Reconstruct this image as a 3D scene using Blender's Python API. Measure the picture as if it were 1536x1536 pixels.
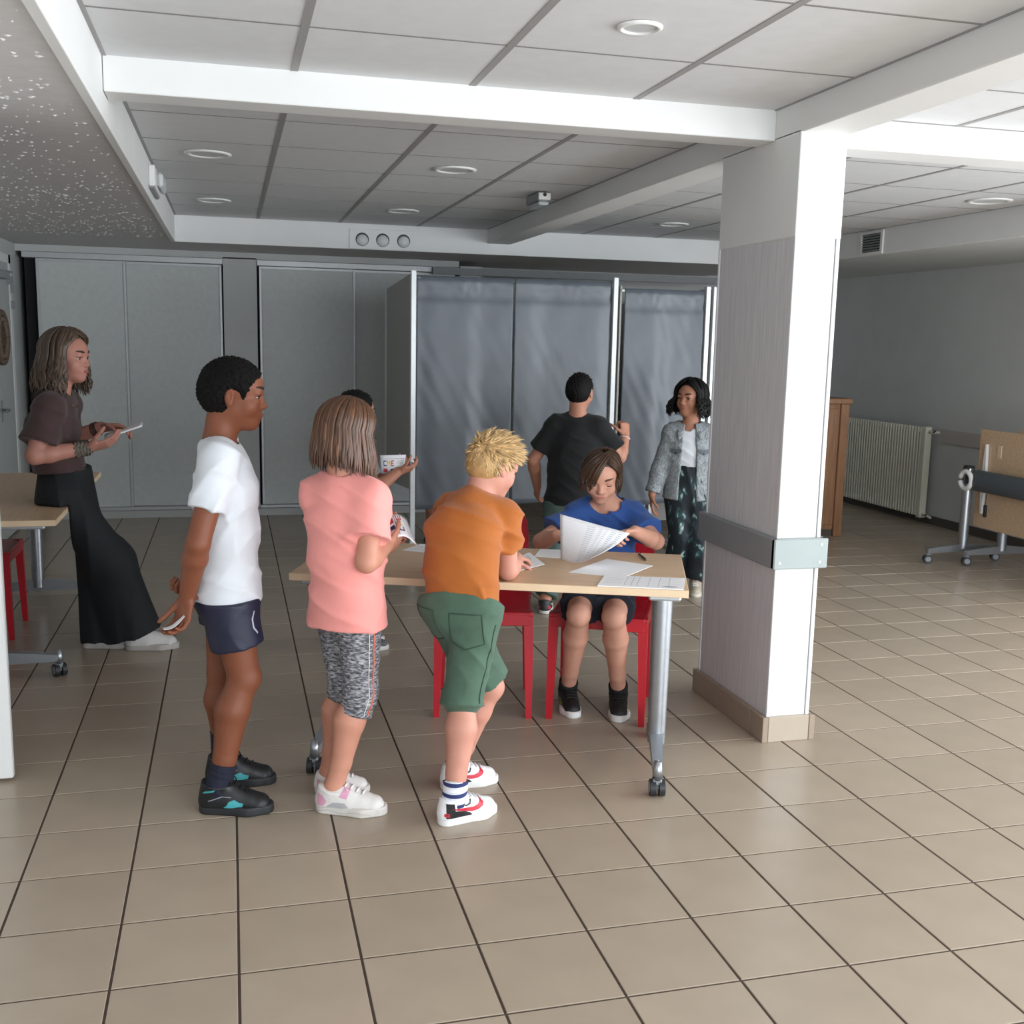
import bpy, bmesh, math, random
import numpy as np
from mathutils import Vector, Matrix
random.seed(7); rng = np.random.default_rng(7)
for o in list(bpy.data.objects): bpy.data.objects.remove(o)
SC = bpy.context.scene; COL = SC.collection

# ------------------------------------------------------------------ camera
CAM_POS = np.array((0.0082, -2.5008, 1.5470))
YAW, PITCH, ROLL, FPX = 0.25826, 0.15784, 0.02084, 1605.2
def cam_axes():
    f = np.array((math.sin(YAW)*math.cos(PITCH), math.cos(YAW)*math.cos(PITCH), -math.sin(PITCH)))
    r = np.array((math.cos(YAW), -math.sin(YAW), 0.0)); u = np.cross(r, f)
    c, s = math.cos(ROLL), math.sin(ROLL)
    return c*r+s*u, -s*r+c*u, f
CR, CU, CF = cam_axes()
cd = bpy.data.cameras.new('camera'); cam = bpy.data.objects.new('camera', cd); COL.objects.link(cam)
cd.sensor_width = 36; cd.sensor_fit = 'HORIZONTAL'; cd.lens = 36*FPX/1536; cd.clip_start = .05; cd.clip_end = 60
M = Matrix.Identity(4)
for i in range(3):
    M[i][0], M[i][1], M[i][2], M[i][3] = CR[i], CU[i], -CF[i], CAM_POS[i]
cam.matrix_world = M; SC.camera = cam

# ------------------------------------------------------------------ world, daylight, exposure
SC.view_settings.view_transform = 'Standard'; SC.view_settings.look = 'None'
SC.view_settings.gamma = 1; SC.view_settings.use_curve_mapping = False
SC.view_settings.exposure = 1.72
W = bpy.data.worlds.new('daylight'); SC.world = W; W.use_nodes = True
bg = W.node_tree.nodes['Background']; bg.inputs[0].default_value = (.80, .90, 1, 1); bg.inputs[1].default_value = 1.0
def area(name, loc, size, rot, power, col=(1, .985, .96)):
    l = bpy.data.lights.new(name, 'AREA'); l.shape = 'RECTANGLE'; l.size, l.size_y = size; l.energy = power; l.color = col
    o = bpy.data.objects.new(name, l); COL.objects.link(o); o.location = loc; o.rotation_euler = rot
    return o
# daylight entering through the glazed front behind the photographer and the side glazing on the right
area('daylight_front', (3.0, -4.42, 1.22), (3.5, 2.1), (math.radians(90), 0, 0), 46, (.93, .965, 1))
area('daylight_side', (6.0, -.9, 1.25), (5.4, 1.9), (math.radians(90), 0, math.radians(90)), 74, (.91, .955, 1))

# ------------------------------------------------------------------ helpers
def prop(o, label=None, cat=None, group=None, kind=None):
    if label: o['label'] = label
    if cat: o['category'] = cat
    if group: o['group'] = group
    if kind: o['kind'] = kind
    return o
def thing(name, label, cat, loc=(0, 0, 0), rz=0, group=None):
    o = bpy.data.objects.new(name, None); COL.objects.link(o); o.empty_display_size = .1
    o.location = loc; o.rotation_euler = (0, 0, rz)
    return prop(o, label, cat, group)
def link_mesh(name, me, m=None, parent=None, smooth=False):
    o = bpy.data.objects.new(name, me); COL.objects.link(o)
    if m is not None:
        me.materials.clear(); me.materials.append(m)
    if smooth:
        me.polygons.foreach_set('use_smooth', [True]*len(me.polygons))
    if parent is not None: o.parent = parent
    return o
class MB:
    """collects shapes in one bmesh"""
    def __init__(s): s.bm = bmesh.new()
    def box(s, a, b, bev=0.0, rot=None, about=None):
        r = bmesh.ops.create_cube(s.bm, size=1); v = r['verts']
        c = [(a[i]+b[i])/2 for i in range(3)]; d = [max(abs(b[i]-a[i]), 1e-5) for i in range(3)]
        for q in v: q.co = Vector((q.co[i]*d[i]+c[i] for i in range(3)))
        if bev > 0:
            e = list({e for q in v for e in q.link_edges})
            res = bmesh.ops.bevel(s.bm, geom=e, offset=bev, segments=1, affect='EDGES', profile=.5)
            v = list({q for f in res['faces'] for q in f.verts} | {q for q in v if q.is_valid})
        if rot is not None:
            bmesh.ops.rotate(s.bm, verts=v, cent=Vector(about if about else c), matrix=rot)
        return s
    def cyl(s, p0, p1, r0, r1=None, n=16, caps=True):
        r1 = r0 if r1 is None else r1
        p0, p1 = Vector(p0), Vector(p1); d = p1-p0
        q = bmesh.ops.create_cone(s.bm, cap_ends=caps, segments=n, radius1=r0, radius2=r1, depth=d.length)
        m = d.to_track_quat('Z', 'Y').to_matrix().to_4x4(); m.translation = (p0+p1)/2
        bmesh.ops.transform(s.bm, matrix=m, verts=q['verts']); return s
    def ball(s, c, r, seg=16, sc=(1, 1, 1)):
        q = bmesh.ops.create_uvsphere(s.bm, u_segments=seg, v_segments=max(6, seg//2), radius=r)
        for v in q['verts']: v.co = Vector((v.co[i]*sc[i]+c[i] for i in range(3)))
        return s
    def tube(s, pts, r, n=8, flat=1.0, up=(0, 0, 1)):
        pts = [Vector(p) for p in pts]; rs = r if isinstance(r, (list, tuple)) else [r]*len(pts); rings = []
        for i, p in enumerate(pts):
            t = (pts[min(i+1, len(pts)-1)]-pts[max(i-1, 0)]).normalized()
            u = Vector(up); u = u-t*u.dot(t)
            if u.length < 1e-3: u = Vector((1, 0, 0))-t*t.x
            u.normalize(); w = t.cross(u)
            rings.append([s.bm.verts.new(p+(w*math.cos(2*math.pi*k/n)+u*flat*math.sin(2*math.pi*k/n))*rs[i]) for k in range(n)])
        for a, b in zip(rings, rings[1:]):
            for k in range(n): s.bm.faces.new((a[k], a[(k+1) % n], b[(k+1) % n], b[k]))
        s.bm.faces.new(rings[0][::-1]); s.bm.faces.new(rings[-1]); return s
    def prism(s, pts, d):                      # polygon (list of 3D points) extruded by vector d
        a = [s.bm.verts.new(p) for p in pts]; b = [s.bm.verts.new(Vector(p)+Vector(d)) for p in pts]; n = len(pts)
        s.bm.faces.new(a[::-1]); s.bm.faces.new(b)
        for k in range(n): s.bm.faces.new((a[k], a[(k+1) % n], b[(k+1) % n], b[k]))
        return s
    def build(s, name, m, parent=None, smooth=False, auto=False):
        bmesh.ops.recalc_face_normals(s.bm, faces=s.bm.faces)
        me = bpy.data.meshes.new(name); s.bm.to_mesh(me); s.bm.free()
        o = link_mesh(name, me, m, parent, smooth)
        if auto:
            me.polygons.foreach_set('use_smooth', [True]*len(me.polygons)); me.set_sharp_from_angle(angle=math.radians(40))
        return o
def struct(o): o['kind'] = 'structure'; return o

# ------------------------------------------------------------------ materials
MATS = {}
def hexc(h):
    f = lambda v: (v/12.92 if v <= .04045 else ((v+.055)/1.055)**2.4)
    return tuple(f(int(h[i:i+2], 16)/255) for i in (0, 2, 4))
def mat(name, col, rough=.5, amt=.06, scale=8.0, bump=0.0, bscale=200.0, metal=0.0, stretch=None, rand=0.0, sss=0.0, island=0.0, spec=.5, coat=0.0, sheen=0.0, trans=0.0):
    """procedural material: colour broken up by noise, optional stretched grain, bump, and a per-object shift"""
    if name in MATS: return MATS[name]
    if isinstance(col, str): col = hexc(col)
    m = bpy.data.materials.new(name); m.use_nodes = True; nt = m.node_tree; N = nt.nodes; L = nt.links
    b = N['Principled BSDF']; b.inputs['Roughness'].default_value = rough; b.inputs['Metallic'].default_value = metal
    b.inputs['Specular IOR Level'].default_value = spec
    if sss: b.inputs['Subsurface Weight'].default_value = sss; b.inputs['Subsurface Radius'].default_value = (.012, .005, .003); b.inputs['Subsurface Scale'].default_value = .6
    if coat: b.inputs['Coat Weight'].default_value = coat
    if sheen: b.inputs['Sheen Weight'].default_value = sheen
    if trans: b.inputs['Transmission Weight'].default_value = trans
    tc = N.new('ShaderNodeTexCoord'); mp = N.new('ShaderNodeMapping'); L.new(tc.outputs['Object'], mp.inputs[0])
    if stretch: mp.inputs['Scale'].default_value = stretch
    no = N.new('ShaderNodeTexNoise'); no.inputs['Scale'].default_value = scale; no.inputs['Detail'].default_value = 5
    L.new(mp.outputs[0], no.inputs['Vector'])
    mr = N.new('ShaderNodeMapRange'); mr.inputs['From Min'].default_value = .3; mr.inputs['From Max'].default_value = .7
    mr.inputs['To Min'].default_value = 1-amt; mr.inputs['To Max'].default_value = 1+amt; L.new(no.outputs['Fac'], mr.inputs['Value'])
    val = mr.outputs[0]
    def mul(a, bsock):
        q = N.new('ShaderNodeMath'); q.operation = 'MULTIPLY'; L.new(a, q.inputs[0]); L.new(bsock, q.inputs[1]); return q.outputs[0]
    if rand:
        oi = N.new('ShaderNodeObjectInfo'); r2 = N.new('ShaderNodeMapRange'); r2.inputs['To Min'].default_value = 1-rand; r2.inputs['To Max'].default_value = 1+rand
        L.new(oi.outputs['Random'], r2.inputs['Value']); val = mul(val, r2.outputs[0])
    if island:
        ge = N.new('ShaderNodeNewGeometry'); r2 = N.new('ShaderNodeMapRange'); r2.inputs['To Min'].default_value = 1-island; r2.inputs['To Max'].default_value = 1+island
        L.new(ge.outputs['Random Per Island'], r2.inputs['Value']); val = mul(val, r2.outputs[0])
    vm = N.new('ShaderNodeVectorMath'); vm.operation = 'SCALE'; vm.inputs[0].default_value = col; L.new(val, vm.inputs['Scale'])
    L.new(vm.outputs[0], b.inputs['Base Color'])
    if bump:
        n2 = N.new('ShaderNodeTexNoise'); n2.inputs['Scale'].default_value = bscale; n2.inputs['Detail'].default_value = 3; L.new(mp.outputs[0], n2.inputs['Vector'])
        bp = N.new('ShaderNodeBump'); bp.inputs['Strength'].default_value = bump; bp.inputs['Distance'].default_value = .002
        L.new(n2.outputs['Fac'], bp.inputs['Height']); L.new(bp.outputs[0], b.inputs['Normal'])
    MATS[name] = m; return m
def mix_mat(name, stops, tex='noise', scale=8.0, stretch=(1, 1, 1), rough=.6, detail=4, dist=0.0, bump=0.0, sheen=0.0, lac=2.0):
    """procedural material: a colour ramp over a texture"""
    if name in MATS: return MATS[name]
    m = bpy.data.materials.new(name); m.use_nodes = True; nt = m.node_tree; N = nt.nodes; L = nt.links
    b = N['Principled BSDF']; b.inputs['Roughness'].default_value = rough
    if sheen: b.inputs['Sheen Weight'].default_value = sheen
    tc = N.new('ShaderNodeTexCoord'); mp = N.new('ShaderNodeMapping'); mp.inputs['Scale'].default_value = stretch; L.new(tc.outputs['Object'], mp.inputs[0])
    if tex == 'voronoi':
        t = N.new('ShaderNodeTexVoronoi'); t.inputs['Scale'].default_value = scale; out = t.outputs['Distance']
        if dist:
            nn = N.new('ShaderNodeTexNoise'); nn.inputs['Scale'].default_value = scale*1.3; L.new(mp.outputs[0], nn.inputs['Vector'])
            ad = N.new('ShaderNodeVectorMath'); ad.operation = 'MULTIPLY_ADD'; L.new(nn.outputs['Color'], ad.inputs[0]); ad.inputs[1].default_value = (dist,)*3; L.new(mp.outputs[0], ad.inputs[2]); L.new(ad.outputs[0], t.inputs['Vector'])
        else: L.new(mp.outputs[0], t.inputs['Vector'])
    elif tex == 'wave':
        t = N.new('ShaderNodeTexWave'); t.bands_direction = 'Z'; t.inputs['Scale'].default_value = scale; t.inputs['Distortion'].default_value = dist; t.inputs['Detail'].default_value = detail; L.new(mp.outputs[0], t.inputs['Vector']); out = t.outputs['Fac']
    else:
        t = N.new('ShaderNodeTexNoise'); t.inputs['Scale'].default_value = scale; t.inputs['Detail'].default_value = detail; t.inputs['Distortion'].default_value = dist; L.new(mp.outputs[0], t.inputs['Vector']); out = t.outputs['Fac']
    cr = N.new('ShaderNodeValToRGB'); L.new(out, cr.inputs[0]); e = cr.color_ramp.elements
    while len(e) < len(stops): e.new(.5)
    for q, (p, c) in zip(e, stops):
        q.position = p; q.color = (*(hexc(c) if isinstance(c, str) else c), 1)
    L.new(cr.outputs[0], b.inputs['Base Color'])
    if bump:
        bp = N.new('ShaderNodeBump'); bp.inputs['Strength'].default_value = bump; bp.inputs['Distance'].default_value = .003; L.new(out, bp.inputs['Height']); L.new(bp.outputs[0], b.inputs['Normal'])
    MATS[name] = m; return m
# ================================================================== THE SETTING
T = .30
m_tile = mat('floor_tile', 'a99a88', .30, .05, 5, .02, 60, rand=.05)
m_tile_far = mat('floor_tile_field', 'a99a88', .30, .05, 5, .02, 60, island=.05)
m_grout = mat('grout', '4a3c33', .8, .15, 40)
m_wall = mat('painted_wall', 'c9cbc9', .75, .03, 4, .15, 120)
m_white = mat('white_paint', 'e6e6e4', .6, .02, 3, .05, 150)
m_panel = mat('ceiling_panel', 'd9dadb', .85, .025, 14, .12, 260, rand=.015)
m_bar = mat('ceiling_bar', '9a9897', .6, .03, 6); m_bard = mat('ceiling_cross_bar', '8a8785', .8, .03, 6)
m_plaster = mat('sprayed_plaster', 'cfcccb', .75, .04, 20, .3, 55)
m_wood = mat('beech_laminate', 'cfb08f', .42, .10, 6, .03, 90, stretch=(1, 9, 9))
m_edge = mat('beech_edge', 'e2c8a6', .45, .05, 12)
m_alu = mat('brushed_aluminium', 'a9adb2', .32, .05, 30, .02, 200, metal=.85)
m_dark = mat('dark_plastic', '26282b', .5, .1, 30)
m_grey = mat('grey_plastic', '8e9294', .5, .05, 30)

floor = struct(MB().box((-4.2, -4.7, -.06), (7.0, 8.2, -.0025)).build('floor', m_grout))
def tile_mesh():
    h, b = .1465, .0013
    bm = bmesh.new(); q = [(-1, -1), (1, -1), (1, 1), (-1, 1)]
    lo = [bm.verts.new((x*h, y*h, -.004)) for x, y in q]; mi = [bm.verts.new((x*h, y*h, -.0012)) for x, y in q]; up = [bm.verts.new((x*(h-b), y*(h-b), 0)) for x, y in q]
    for a, c in ((lo, mi), (mi, up)):
        for k in range(4): bm.faces.new((a[k], a[(k+1) % 4], c[(k+1) % 4], c[k]))
    bm.faces.new(up); me = bpy.data.meshes.new('tile'); bm.to_mesh(me); bm.free(); me.materials.append(m_tile); return me
def project(P):
    d = np.asarray(P, float)-CAM_POS; z = d@CF; return 768+FPX*(d@CR)/z, 768-FPX*(d@CU)/z, z
cells = []
for i in range(-14, 23):
    for j in range(-15, 27):
        c = np.array(((i+.5)*T, (j+.5)*T, 0)); px, py, z = project(c)
        vis = z > .3 and -60 < px < 1600 and 690 < py < 1640
        cells.append((-(1/z**3) if vis else 1, i, j))
cells.sort(); tme = tile_mesh()
for k, (a, i, j) in enumerate(cells[:300]):
    o = bpy.data.objects.new('tile', tme); COL.objects.link(o); o.parent = floor; o.location = ((i+.5)*T, (j+.5)*T, 0)
V, Fc = [], []
for a, i, j in cells[300:]:
    x, y, n = (i+.5)*T, (j+.5)*T, len(V)
    for z, h in ((-.0035, .1465), (0, .1454)): V += [(x-h, y-h, z), (x+h, y-h, z), (x+h, y+h, z), (x-h, y+h, z)]
    Fc += [(n+4, n+5, n+6, n+7)]+[(n+k, n+(k+1) % 4, n+4+(k+1) % 4, n+4+k) for k in range(4)]
me = bpy.data.meshes.new('tile_field'); me.from_pydata(V, [], Fc)
prop(link_mesh('tile_field', me, m_tile_far, floor), kind='stuff')

# ---- walls
ZC, ZB, ZS = 2.43, 2.32, 2.235       # tile ceiling, beam undersides, dropped soffits
struct(MB().box((-1.80, -4.6, 0), (-1.65, 7.9, 2.75)).build('wall_left', m_wall))
struct(MB().box((6.10, 1.9, 0), (6.25, 7.9, 2.75)).box((6.10, -4.6, 0), (6.25, -3.7, 2.75)).box((6.10, -3.7, 2.25), (6.25, 1.9, 2.75)).box((6.10, -3.7, 0), (6.25, 1.9, .25)).build('wall_right', m_wall))
struct(MB().box((-1.80, 7.75, 0), (6.25, 7.9, 2.75)).build('wall_far', m_wall))
struct(MB().box((-.033, 7.06, 0), (.243, 7.74, 2.20)).build('trim_10', m_wall))
struct(MB().box((2.004, 7.03, 0), (2.2, 7.74, 2.20)).build('trim_11', m_wall))
struct(MB().box((-1.65, 7.06, 2.19), (2.0, 7.12, 2.245)).build('trim_12', m_wall))
struct(MB().box((-1.80, -4.75, 0), (-1.0, -4.6, 2.75)).box((4.8, -4.75, 0), (6.25, -4.6, 2.75)).box((-1.0, -4.75, 2.3), (4.8, -4.6, 2.75)).build('wall_back', m_wall))
# glazed front behind the photographer: frames
m_frame = mat('window_frame', 'd9dbdb', .4, .02)
w1 = struct(MB().box((-1.0, -4.70, 2.24), (4.8, -4.64, 2.30)).box((-1.0, -4.70, 0), (4.8, -4.64, .06)).build('window_1', m_frame))
for k in range(7):
    x = -1.0+k*(5.8-.06)/6; MB().box((x, -4.70, .06), (x+.06, -4.64, 2.24)).build('window_post', m_frame, w1)
w2 = struct(MB().box((6.14, -3.7, 2.19), (6.20, 1.9, 2.25)).box((6.14, -3.7, .25), (6.20, 1.9, .31)).build('window_2', m_frame))
for k in range(6):
    y = -3.7+k*(5.6-.06)/5; MB().box((6.14, y, .31), (6.20, y+.06, 2.19)).build('window_post', m_frame, w2)

# ---- ceiling: slab, grid of panels, bars, beams, soffits
ceil = struct(MB().box((-1.8, -4.75, 2.56), (6.25, 7.9, 2.70)).build('ceiling', m_white))
def ceiling_bay(xs, ys):
    for xa, xb in zip(xs, xs[1:]):
        for ya, yb in zip(ys, ys[1:]):
            g = .004
            MB().box((xa+.011, ya+g, ZC+.0012), (xb-.011, yb-g, ZC+.016)).build('ceiling_panel', m_panel, ceil)
    for x in xs: MB().box((x-.0125, ys[0], ZC-.001), (x+.0125, ys[-1], ZC+.03)).build('main_bar', m_bar, ceil)
    for y in ys: MB().box((xs[0], y-.0055, ZC-.0003), (xs[-1], y+.0055, ZC+.03)).build('cross_bar', m_bard, ceil)
XL = [-.37, .237, .85, 1.462, 2.03]; XR = [2.22, 2.83, 3.46, 4.07, 4.69]
YF = [-4.6, -4.23, -3.6, -2.97, -2.34, -1.71, -1.08, -.45, .18, .81, 1.36]
YR = [1.49, 2.22, 2.845, 3.485, 4.14, 4.78, 5.42, 6.10]
ceiling_bay(XL, YF); ceiling_bay(XR, YF); ceiling_bay(XL, YR); ceiling_bay(XR, YR)
struct(MB().box((2.03, -4.6, ZB), (2.22, 6.1, 2.56), .004).build('trim_1', m_white))              # beam over the pillar
struct(MB().box((-.37, 1.35, ZB), (2.03, 1.495, 2.56), .003).build('trim_2', m_white))            # cross beam
struct(MB().box((2.22, 1.385, ZB), (4.69, 1.56, 2.56), .003).build('trim_3', m_white))
struct(MB().box((-.403, -4.6, ZS), (-.372, 6.1, 2.56), .002).build('trim_4', m_white))             # fascia of the left soffit
struct(MB().box((-.403, 6.1, ZS), (4.69, 6.13, 2.56), .002).build('trim_5', m_white))              # fascia of the far soffit
struct(MB().box((4.69, -4.6, ZS+.01), (4.72, 6.10, 2.56), .002).build('trim_6', m_white))          # fascia of the right soffit
struct(MB().box((-1.70, -4.6, ZS+.008), (-.40, 7.75, ZS+.04)).build('ceiling_low_left', m_plaster))
struct(MB().box((-.40, 6.12, ZS+.008), (4.69, 7.75, ZS+.04)).build('ceiling_low_far', m_plaster))
struct(MB().box((4.70, -4.6, ZS+.016), (6.1, 7.75, ZS+.04)).build('ceiling_low_right', m_wall))
# sprayed plaster grains on the left soffit (too many to count)
gm = bmesh.new()
for k in range(1500):
    x = -1.62+1.2*rng.random(); y = -1.2+7.2*rng.random()**1.15; s = .0035+.0045*rng.random()
    c = Vector((x, y, ZS+.008)); a = rng.random()*6.28
    v = [gm.verts.new(c+Vector((math.cos(a+t)*s*(1.7 if t in (0, math.pi) else .8), math.sin(a+t)*s*1.2, 0))) for t in (0, math.pi/2, math.pi, 3*math.pi/2)]
    p = gm.verts.new(c+Vector((0, 0, -s*.6)))
    for q in range(4): gm.faces.new((v[q], v[(q+1) % 4], p))
bmesh.ops.recalc_face_normals(gm, faces=gm.faces); gme = bpy.data.meshes.new('plaster_grain'); gm.to_mesh(gme); gm.free()
prop(link_mesh('plaster_grain', gme, m_white, bpy.data.objects['ceiling_low_left']), kind='stuff')

# ---- pillar
m_clad = mat('pillar_cladding', 'd3d1d3', .55, .10, 9, .25, 60, stretch=(14, 14, .6))
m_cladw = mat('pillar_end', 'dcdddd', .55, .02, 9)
m_band = mat('bumper_rail', '8f9294', .45, .03, 9)
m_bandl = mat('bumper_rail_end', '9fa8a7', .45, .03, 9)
pil = struct(MB().box((2.05, 1.18, 0), (2.205, 1.79, 1.99)).box((2.03, 1.156, 1.95), (2.22, 1.80, ZB+.01), .003).build('pillar', m_white))
MB().box((2.035, 1.172, .10), (2.052, 1.795, 1.955), .001).build('cladding_panel', m_clad, pil)
MB().box((2.204, 1.172, .10), (2.219, 1.795, 1.955), .001).build('cladding_panel', m_clad, pil)
MB().box((2.052, 1.165, .10), (2.202, 1.181, 1.955), .001).build('end_panel', m_cladw, pil)
for x in (2.033, 2.204): MB().box((x, 1.160, .10), (x+.016, 1.173, 1.955), .002).build('corner_bead', m_cladw, pil)
MB().box((2.030, 1.790, .10), (2.040, 1.802, 1.955), .002).build('corner_bead', m_cladw, pil)
rl = MB().box((2.010, 1.135, .702), (2.034, 1.83, .82), .004).build('bumper_rail', m_band, pil)
MB().box((2.216, 1.135, .702), (2.240, 1.83, .82), .004).build('bumper_rail', m_band, pil)
re_ = MB().box((2.010, 1.132, .702), (2.240, 1.158, .82), .004).build('bumper_rail', m_bandl, pil)
for x, z in ((2.21, .797), (2.205, .728), (2.035, .728)): MB().cyl((x, 1.134, z), (x, 1.1305, z), .005).build('screw', m_white, re_)
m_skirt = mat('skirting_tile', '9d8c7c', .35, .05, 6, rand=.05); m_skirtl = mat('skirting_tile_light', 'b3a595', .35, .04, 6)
for a, b in ((1.145, 1.255), (1.259, 1.555), (1.559, 1.815)):
    MB().box((2.012, a, 0), (2.036, b, .102), .002).build('skirting_tile', m_skirt, pil); MB().box((2.216, a, 0), (2.240, b, .102), .002).build('skirting_tile', m_skirt, pil)
MB().box((2.037, 1.145, 0), (2.214, 1.168, .102), .002).build('skirting_tile', m_skirtl, pil)

# ---- skirtings, rails
m_base = mat('dark_skirting', '55504c', .5, .08, 10)
struct(MB().box((6.085, -4.5, 0), (6.10, 7.7, .075)).build('baseboard_right', m_base))
struct(MB().box((6.08, 2.0, .74), (6.10, 5.70, .86), .003).build('trim_7', mat('wall_rail', 'b9b4ae', .5, .03)))
struct(MB().box((-1.65, -4.6, 0), (-1.64, 6.0, .075)).build('baseboard_left', m_base))
struct(MB().box((-1.65, 6.99, 0), (2.0, 7.06, .06)).build('trim_8', mat('closet_plinth', 'b9bbb9', .5, .03)))
# ================================================================== CLOSETS, DOORS, FIXTURES
m_closet = mat('closet_door', 'cdd1cf', .5, .04, 30, .1, 300)
m_closetf = mat('closet_profile', 'c8cacb', .4, .03, 30, metal=.3)
m_black = mat('black_gap', '101214', .7, .1)
def closet(name, label, x0, x1, doors, gap=None):
    t = thing(name, label, 'closet', ((x0+x1)/2, 7.06, 0)); ox = (x0+x1)/2
    MB().box((x0-ox, .10, .06), (x1-ox, .62, 2.185)).build('carcass', m_black, t)
    MB().box((x0-ox, -.02, 2.14), (x1-ox, .09, 2.187), .003).build('top_track', m_closetf, t)
    MB().box((x0-ox, -.02, .06), (x1-ox, .09, .085), .003).build('bottom_track', m_closetf, t)
    for k, (a, b, y) in enumerate(doors):
        d = MB().box((a-ox+.02, y, .087), (b-ox-.02, y+.02, 2.138), .002).build('sliding_door', m_closet, t)
        for x in (a, b-.022): MB().box((x-ox, y-.012, .087), (x-ox+.022, y+.025, 2.138), .003).build('door_profile', m_closetf, d)
        MB().box((a-ox+.02, y-.006, 2.115), (b-ox-.02, y+.022, 2.138), .002).build('door_profile', m_closetf, d)
    return t
closet('sliding_closet', 'grey closet with two sliding doors, left one ajar, behind the leaning woman', -1.60, -.035, [(-1.50, -.81, .012), (-.83, -.045, .045)])
closet('sliding_closet', 'grey closet with sliding doors partly hidden by the voting booth', .245, 2.0, [(.262, 1.08, .012), (1.06, 1.97, .045)])

# open door leaf standing out from the left wall in front of the side table
dr = struct(MB().box((-1.64, 1.345, .012), (-.752, 1.385, 2.05), .003).build('door_1', m_white))
MB().box((-.7545, 1.352, .012), (-.7505, 1.378, 2.05), .001).build('edge_strip', m_white, dr)
for z in (.25, 1.0, 1.8): MB().cyl((-1.642, 1.34, z), (-1.642, 1.34, z+.09), .008).build('hinge', m_grey, dr)
# door in the left wall near the closet
d2 = struct(MB().box((-1.655, 5.62, .01), (-1.628, 6.62, 2.06), .003).build('door_2', mat('grey_door', 'b4b9b6', .5, .03)))
MB().box((-1.66, 5.54, 0), (-1.622, 5.62, 2.13), .003).build('door_frame', m_white, d2); MB().box((-1.66, 6.62, 0), (-1.622, 6.70, 2.13), .003).build('door_frame', m_white, d2)
MB().box((-1.66, 5.54, 2.06), (-1.622, 6.70, 2.13), .003).build('door_frame', m_white, d2)
cl = MB().box((-1.63, 6.02, 1.93), (-1.575, 6.40, 1.985), .006).build('door_closer', m_grey, d2)
MB().box((-1.60, 6.30, 1.985), (-1.58, 6.55, 1.997)).box((-1.63, 6.52, 1.90), (-1.585, 6.56, 1.96)).build('closer_arm', m_grey, cl)
hd = MB().cyl((-1.63, 6.12, .97), (-1.575, 6.12, .97), .011).tube([(-1.575, 6.12, .97), (-1.572, 6.06, .972), (-1.572, 5.98, .97)], .010).build('door_handle', m_alu, d2, True)
MB().box((-1.63, 6.095, .88), (-1.622, 6.145, 1.04), .003).build('handle_plate', m_alu, hd)
for z in (1.72, 1.84): MB().box((-1.63, 6.64, z), (-1.60, 6.665, z+.06), .003).build('hinge', m_grey, d2)
# round woven plaque on the door
wr = thing('wall_plaque', 'round brown woven plaque hanging on the grey side door', 'wall decoration', (-1.626, 6.18, 1.50))
for k, (r, c) in enumerate(((.185, '6b5a4c'), (.14, '7d6b5a'), (.09, '57483c'))):
    q = MB()
    pts = [(.014, r*math.cos(a), r*math.sin(a)) for a in np.linspace(0, 2*math.pi, 33)[:-1]]; pts.append(pts[0]); q.tube(pts, .022-.004*k, 8, up=(1, 0, 0)); q.build('woven_ring', mat('wicker_%d' % k, c, .8, .35, 60, .4, 120), wr, True)
MB().cyl((0, 0, 0), (.012, 0, 0), .17, n=32).build('backing', mat('wicker_back', '5d4d41', .85, .2, 50), wr)

# ---- recessed downlights
m_lens = mat('downlight_lens', 'cfd2d2', .35, .03)
def downlight(x, y, r, label):
    t = thing('recessed_downlight', label, 'ceiling light', (x, y, ZC), 0, 'unlit recessed ceiling lights')
    q = MB(); n = 28
    prof = [(r*.72, .004), (r*.76, -.008), (r*.9, -.009), (r, -.004), (r, .0)]
    rings = [[q.bm.verts.new((a*math.cos(2*math.pi*k/n), a*math.sin(2*math.pi*k/n), z)) for k in range(n)] for a, z in prof]
    for A, B in zip(rings, rings[1:]):
        for k in range(n): q.bm.faces.new((A[k], A[(k+1) % n], B[(k+1) % n], B[k]))
    q.build('trim_ring', m_white, t, True)
    MB().cyl((0, 0, .0), (0, 0, -.0035), r*.74, r*.70, 28).build('lens', m_lens, t); return t
downlight(1.144, .50, .065, 'small unlit downlight in the ceiling panels in front of the cross beam')
downlight(-.078, 3.18, .115, 'unlit round downlight behind the cross beam, beside the left fascia')
downlight(-.076, 5.07, .115, 'unlit round downlight next to the corner of the far and left fascias')
downlight(1.165, 3.20, .115, 'unlit round downlight in the middle of the panels behind the cross beam')
downlight(1.19, 5.12, .115, 'unlit round downlight above the three round wall spots')
downlight(3.20, 5.09, .115, 'unlit round downlight over the booths, right of the lengthwise beam')
downlight(4.38, 3.13, .13, 'unlit round downlight beside the fascia with the air vent')
# ---- small ceiling box (emergency light)
t = thing('emergency_light', 'small grey box lamp fixed to a ceiling panel beside the lengthwise beam', 'emergency light', (1.83, 3.93, ZC-.004))
MB().box((-.04, -.14, -.05), (.04, .14, 0), .006).build('housing', m_grey, t); MB().box((-.033, -.12, -.072), (.033, .12, -.05), .008).build('diffuser', mat('clear_diffuser', 'b8c0c2', .2, .05, 60), t)
MB().box((-.036, -.1425, -.045), (.036, -.1395, -.006), .003).build('end_cap', m_white, t); MB().cyl((0, -.1445, -.016), (0, -.1425, -.016), .011).build('knob', m_dark, t)
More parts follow.
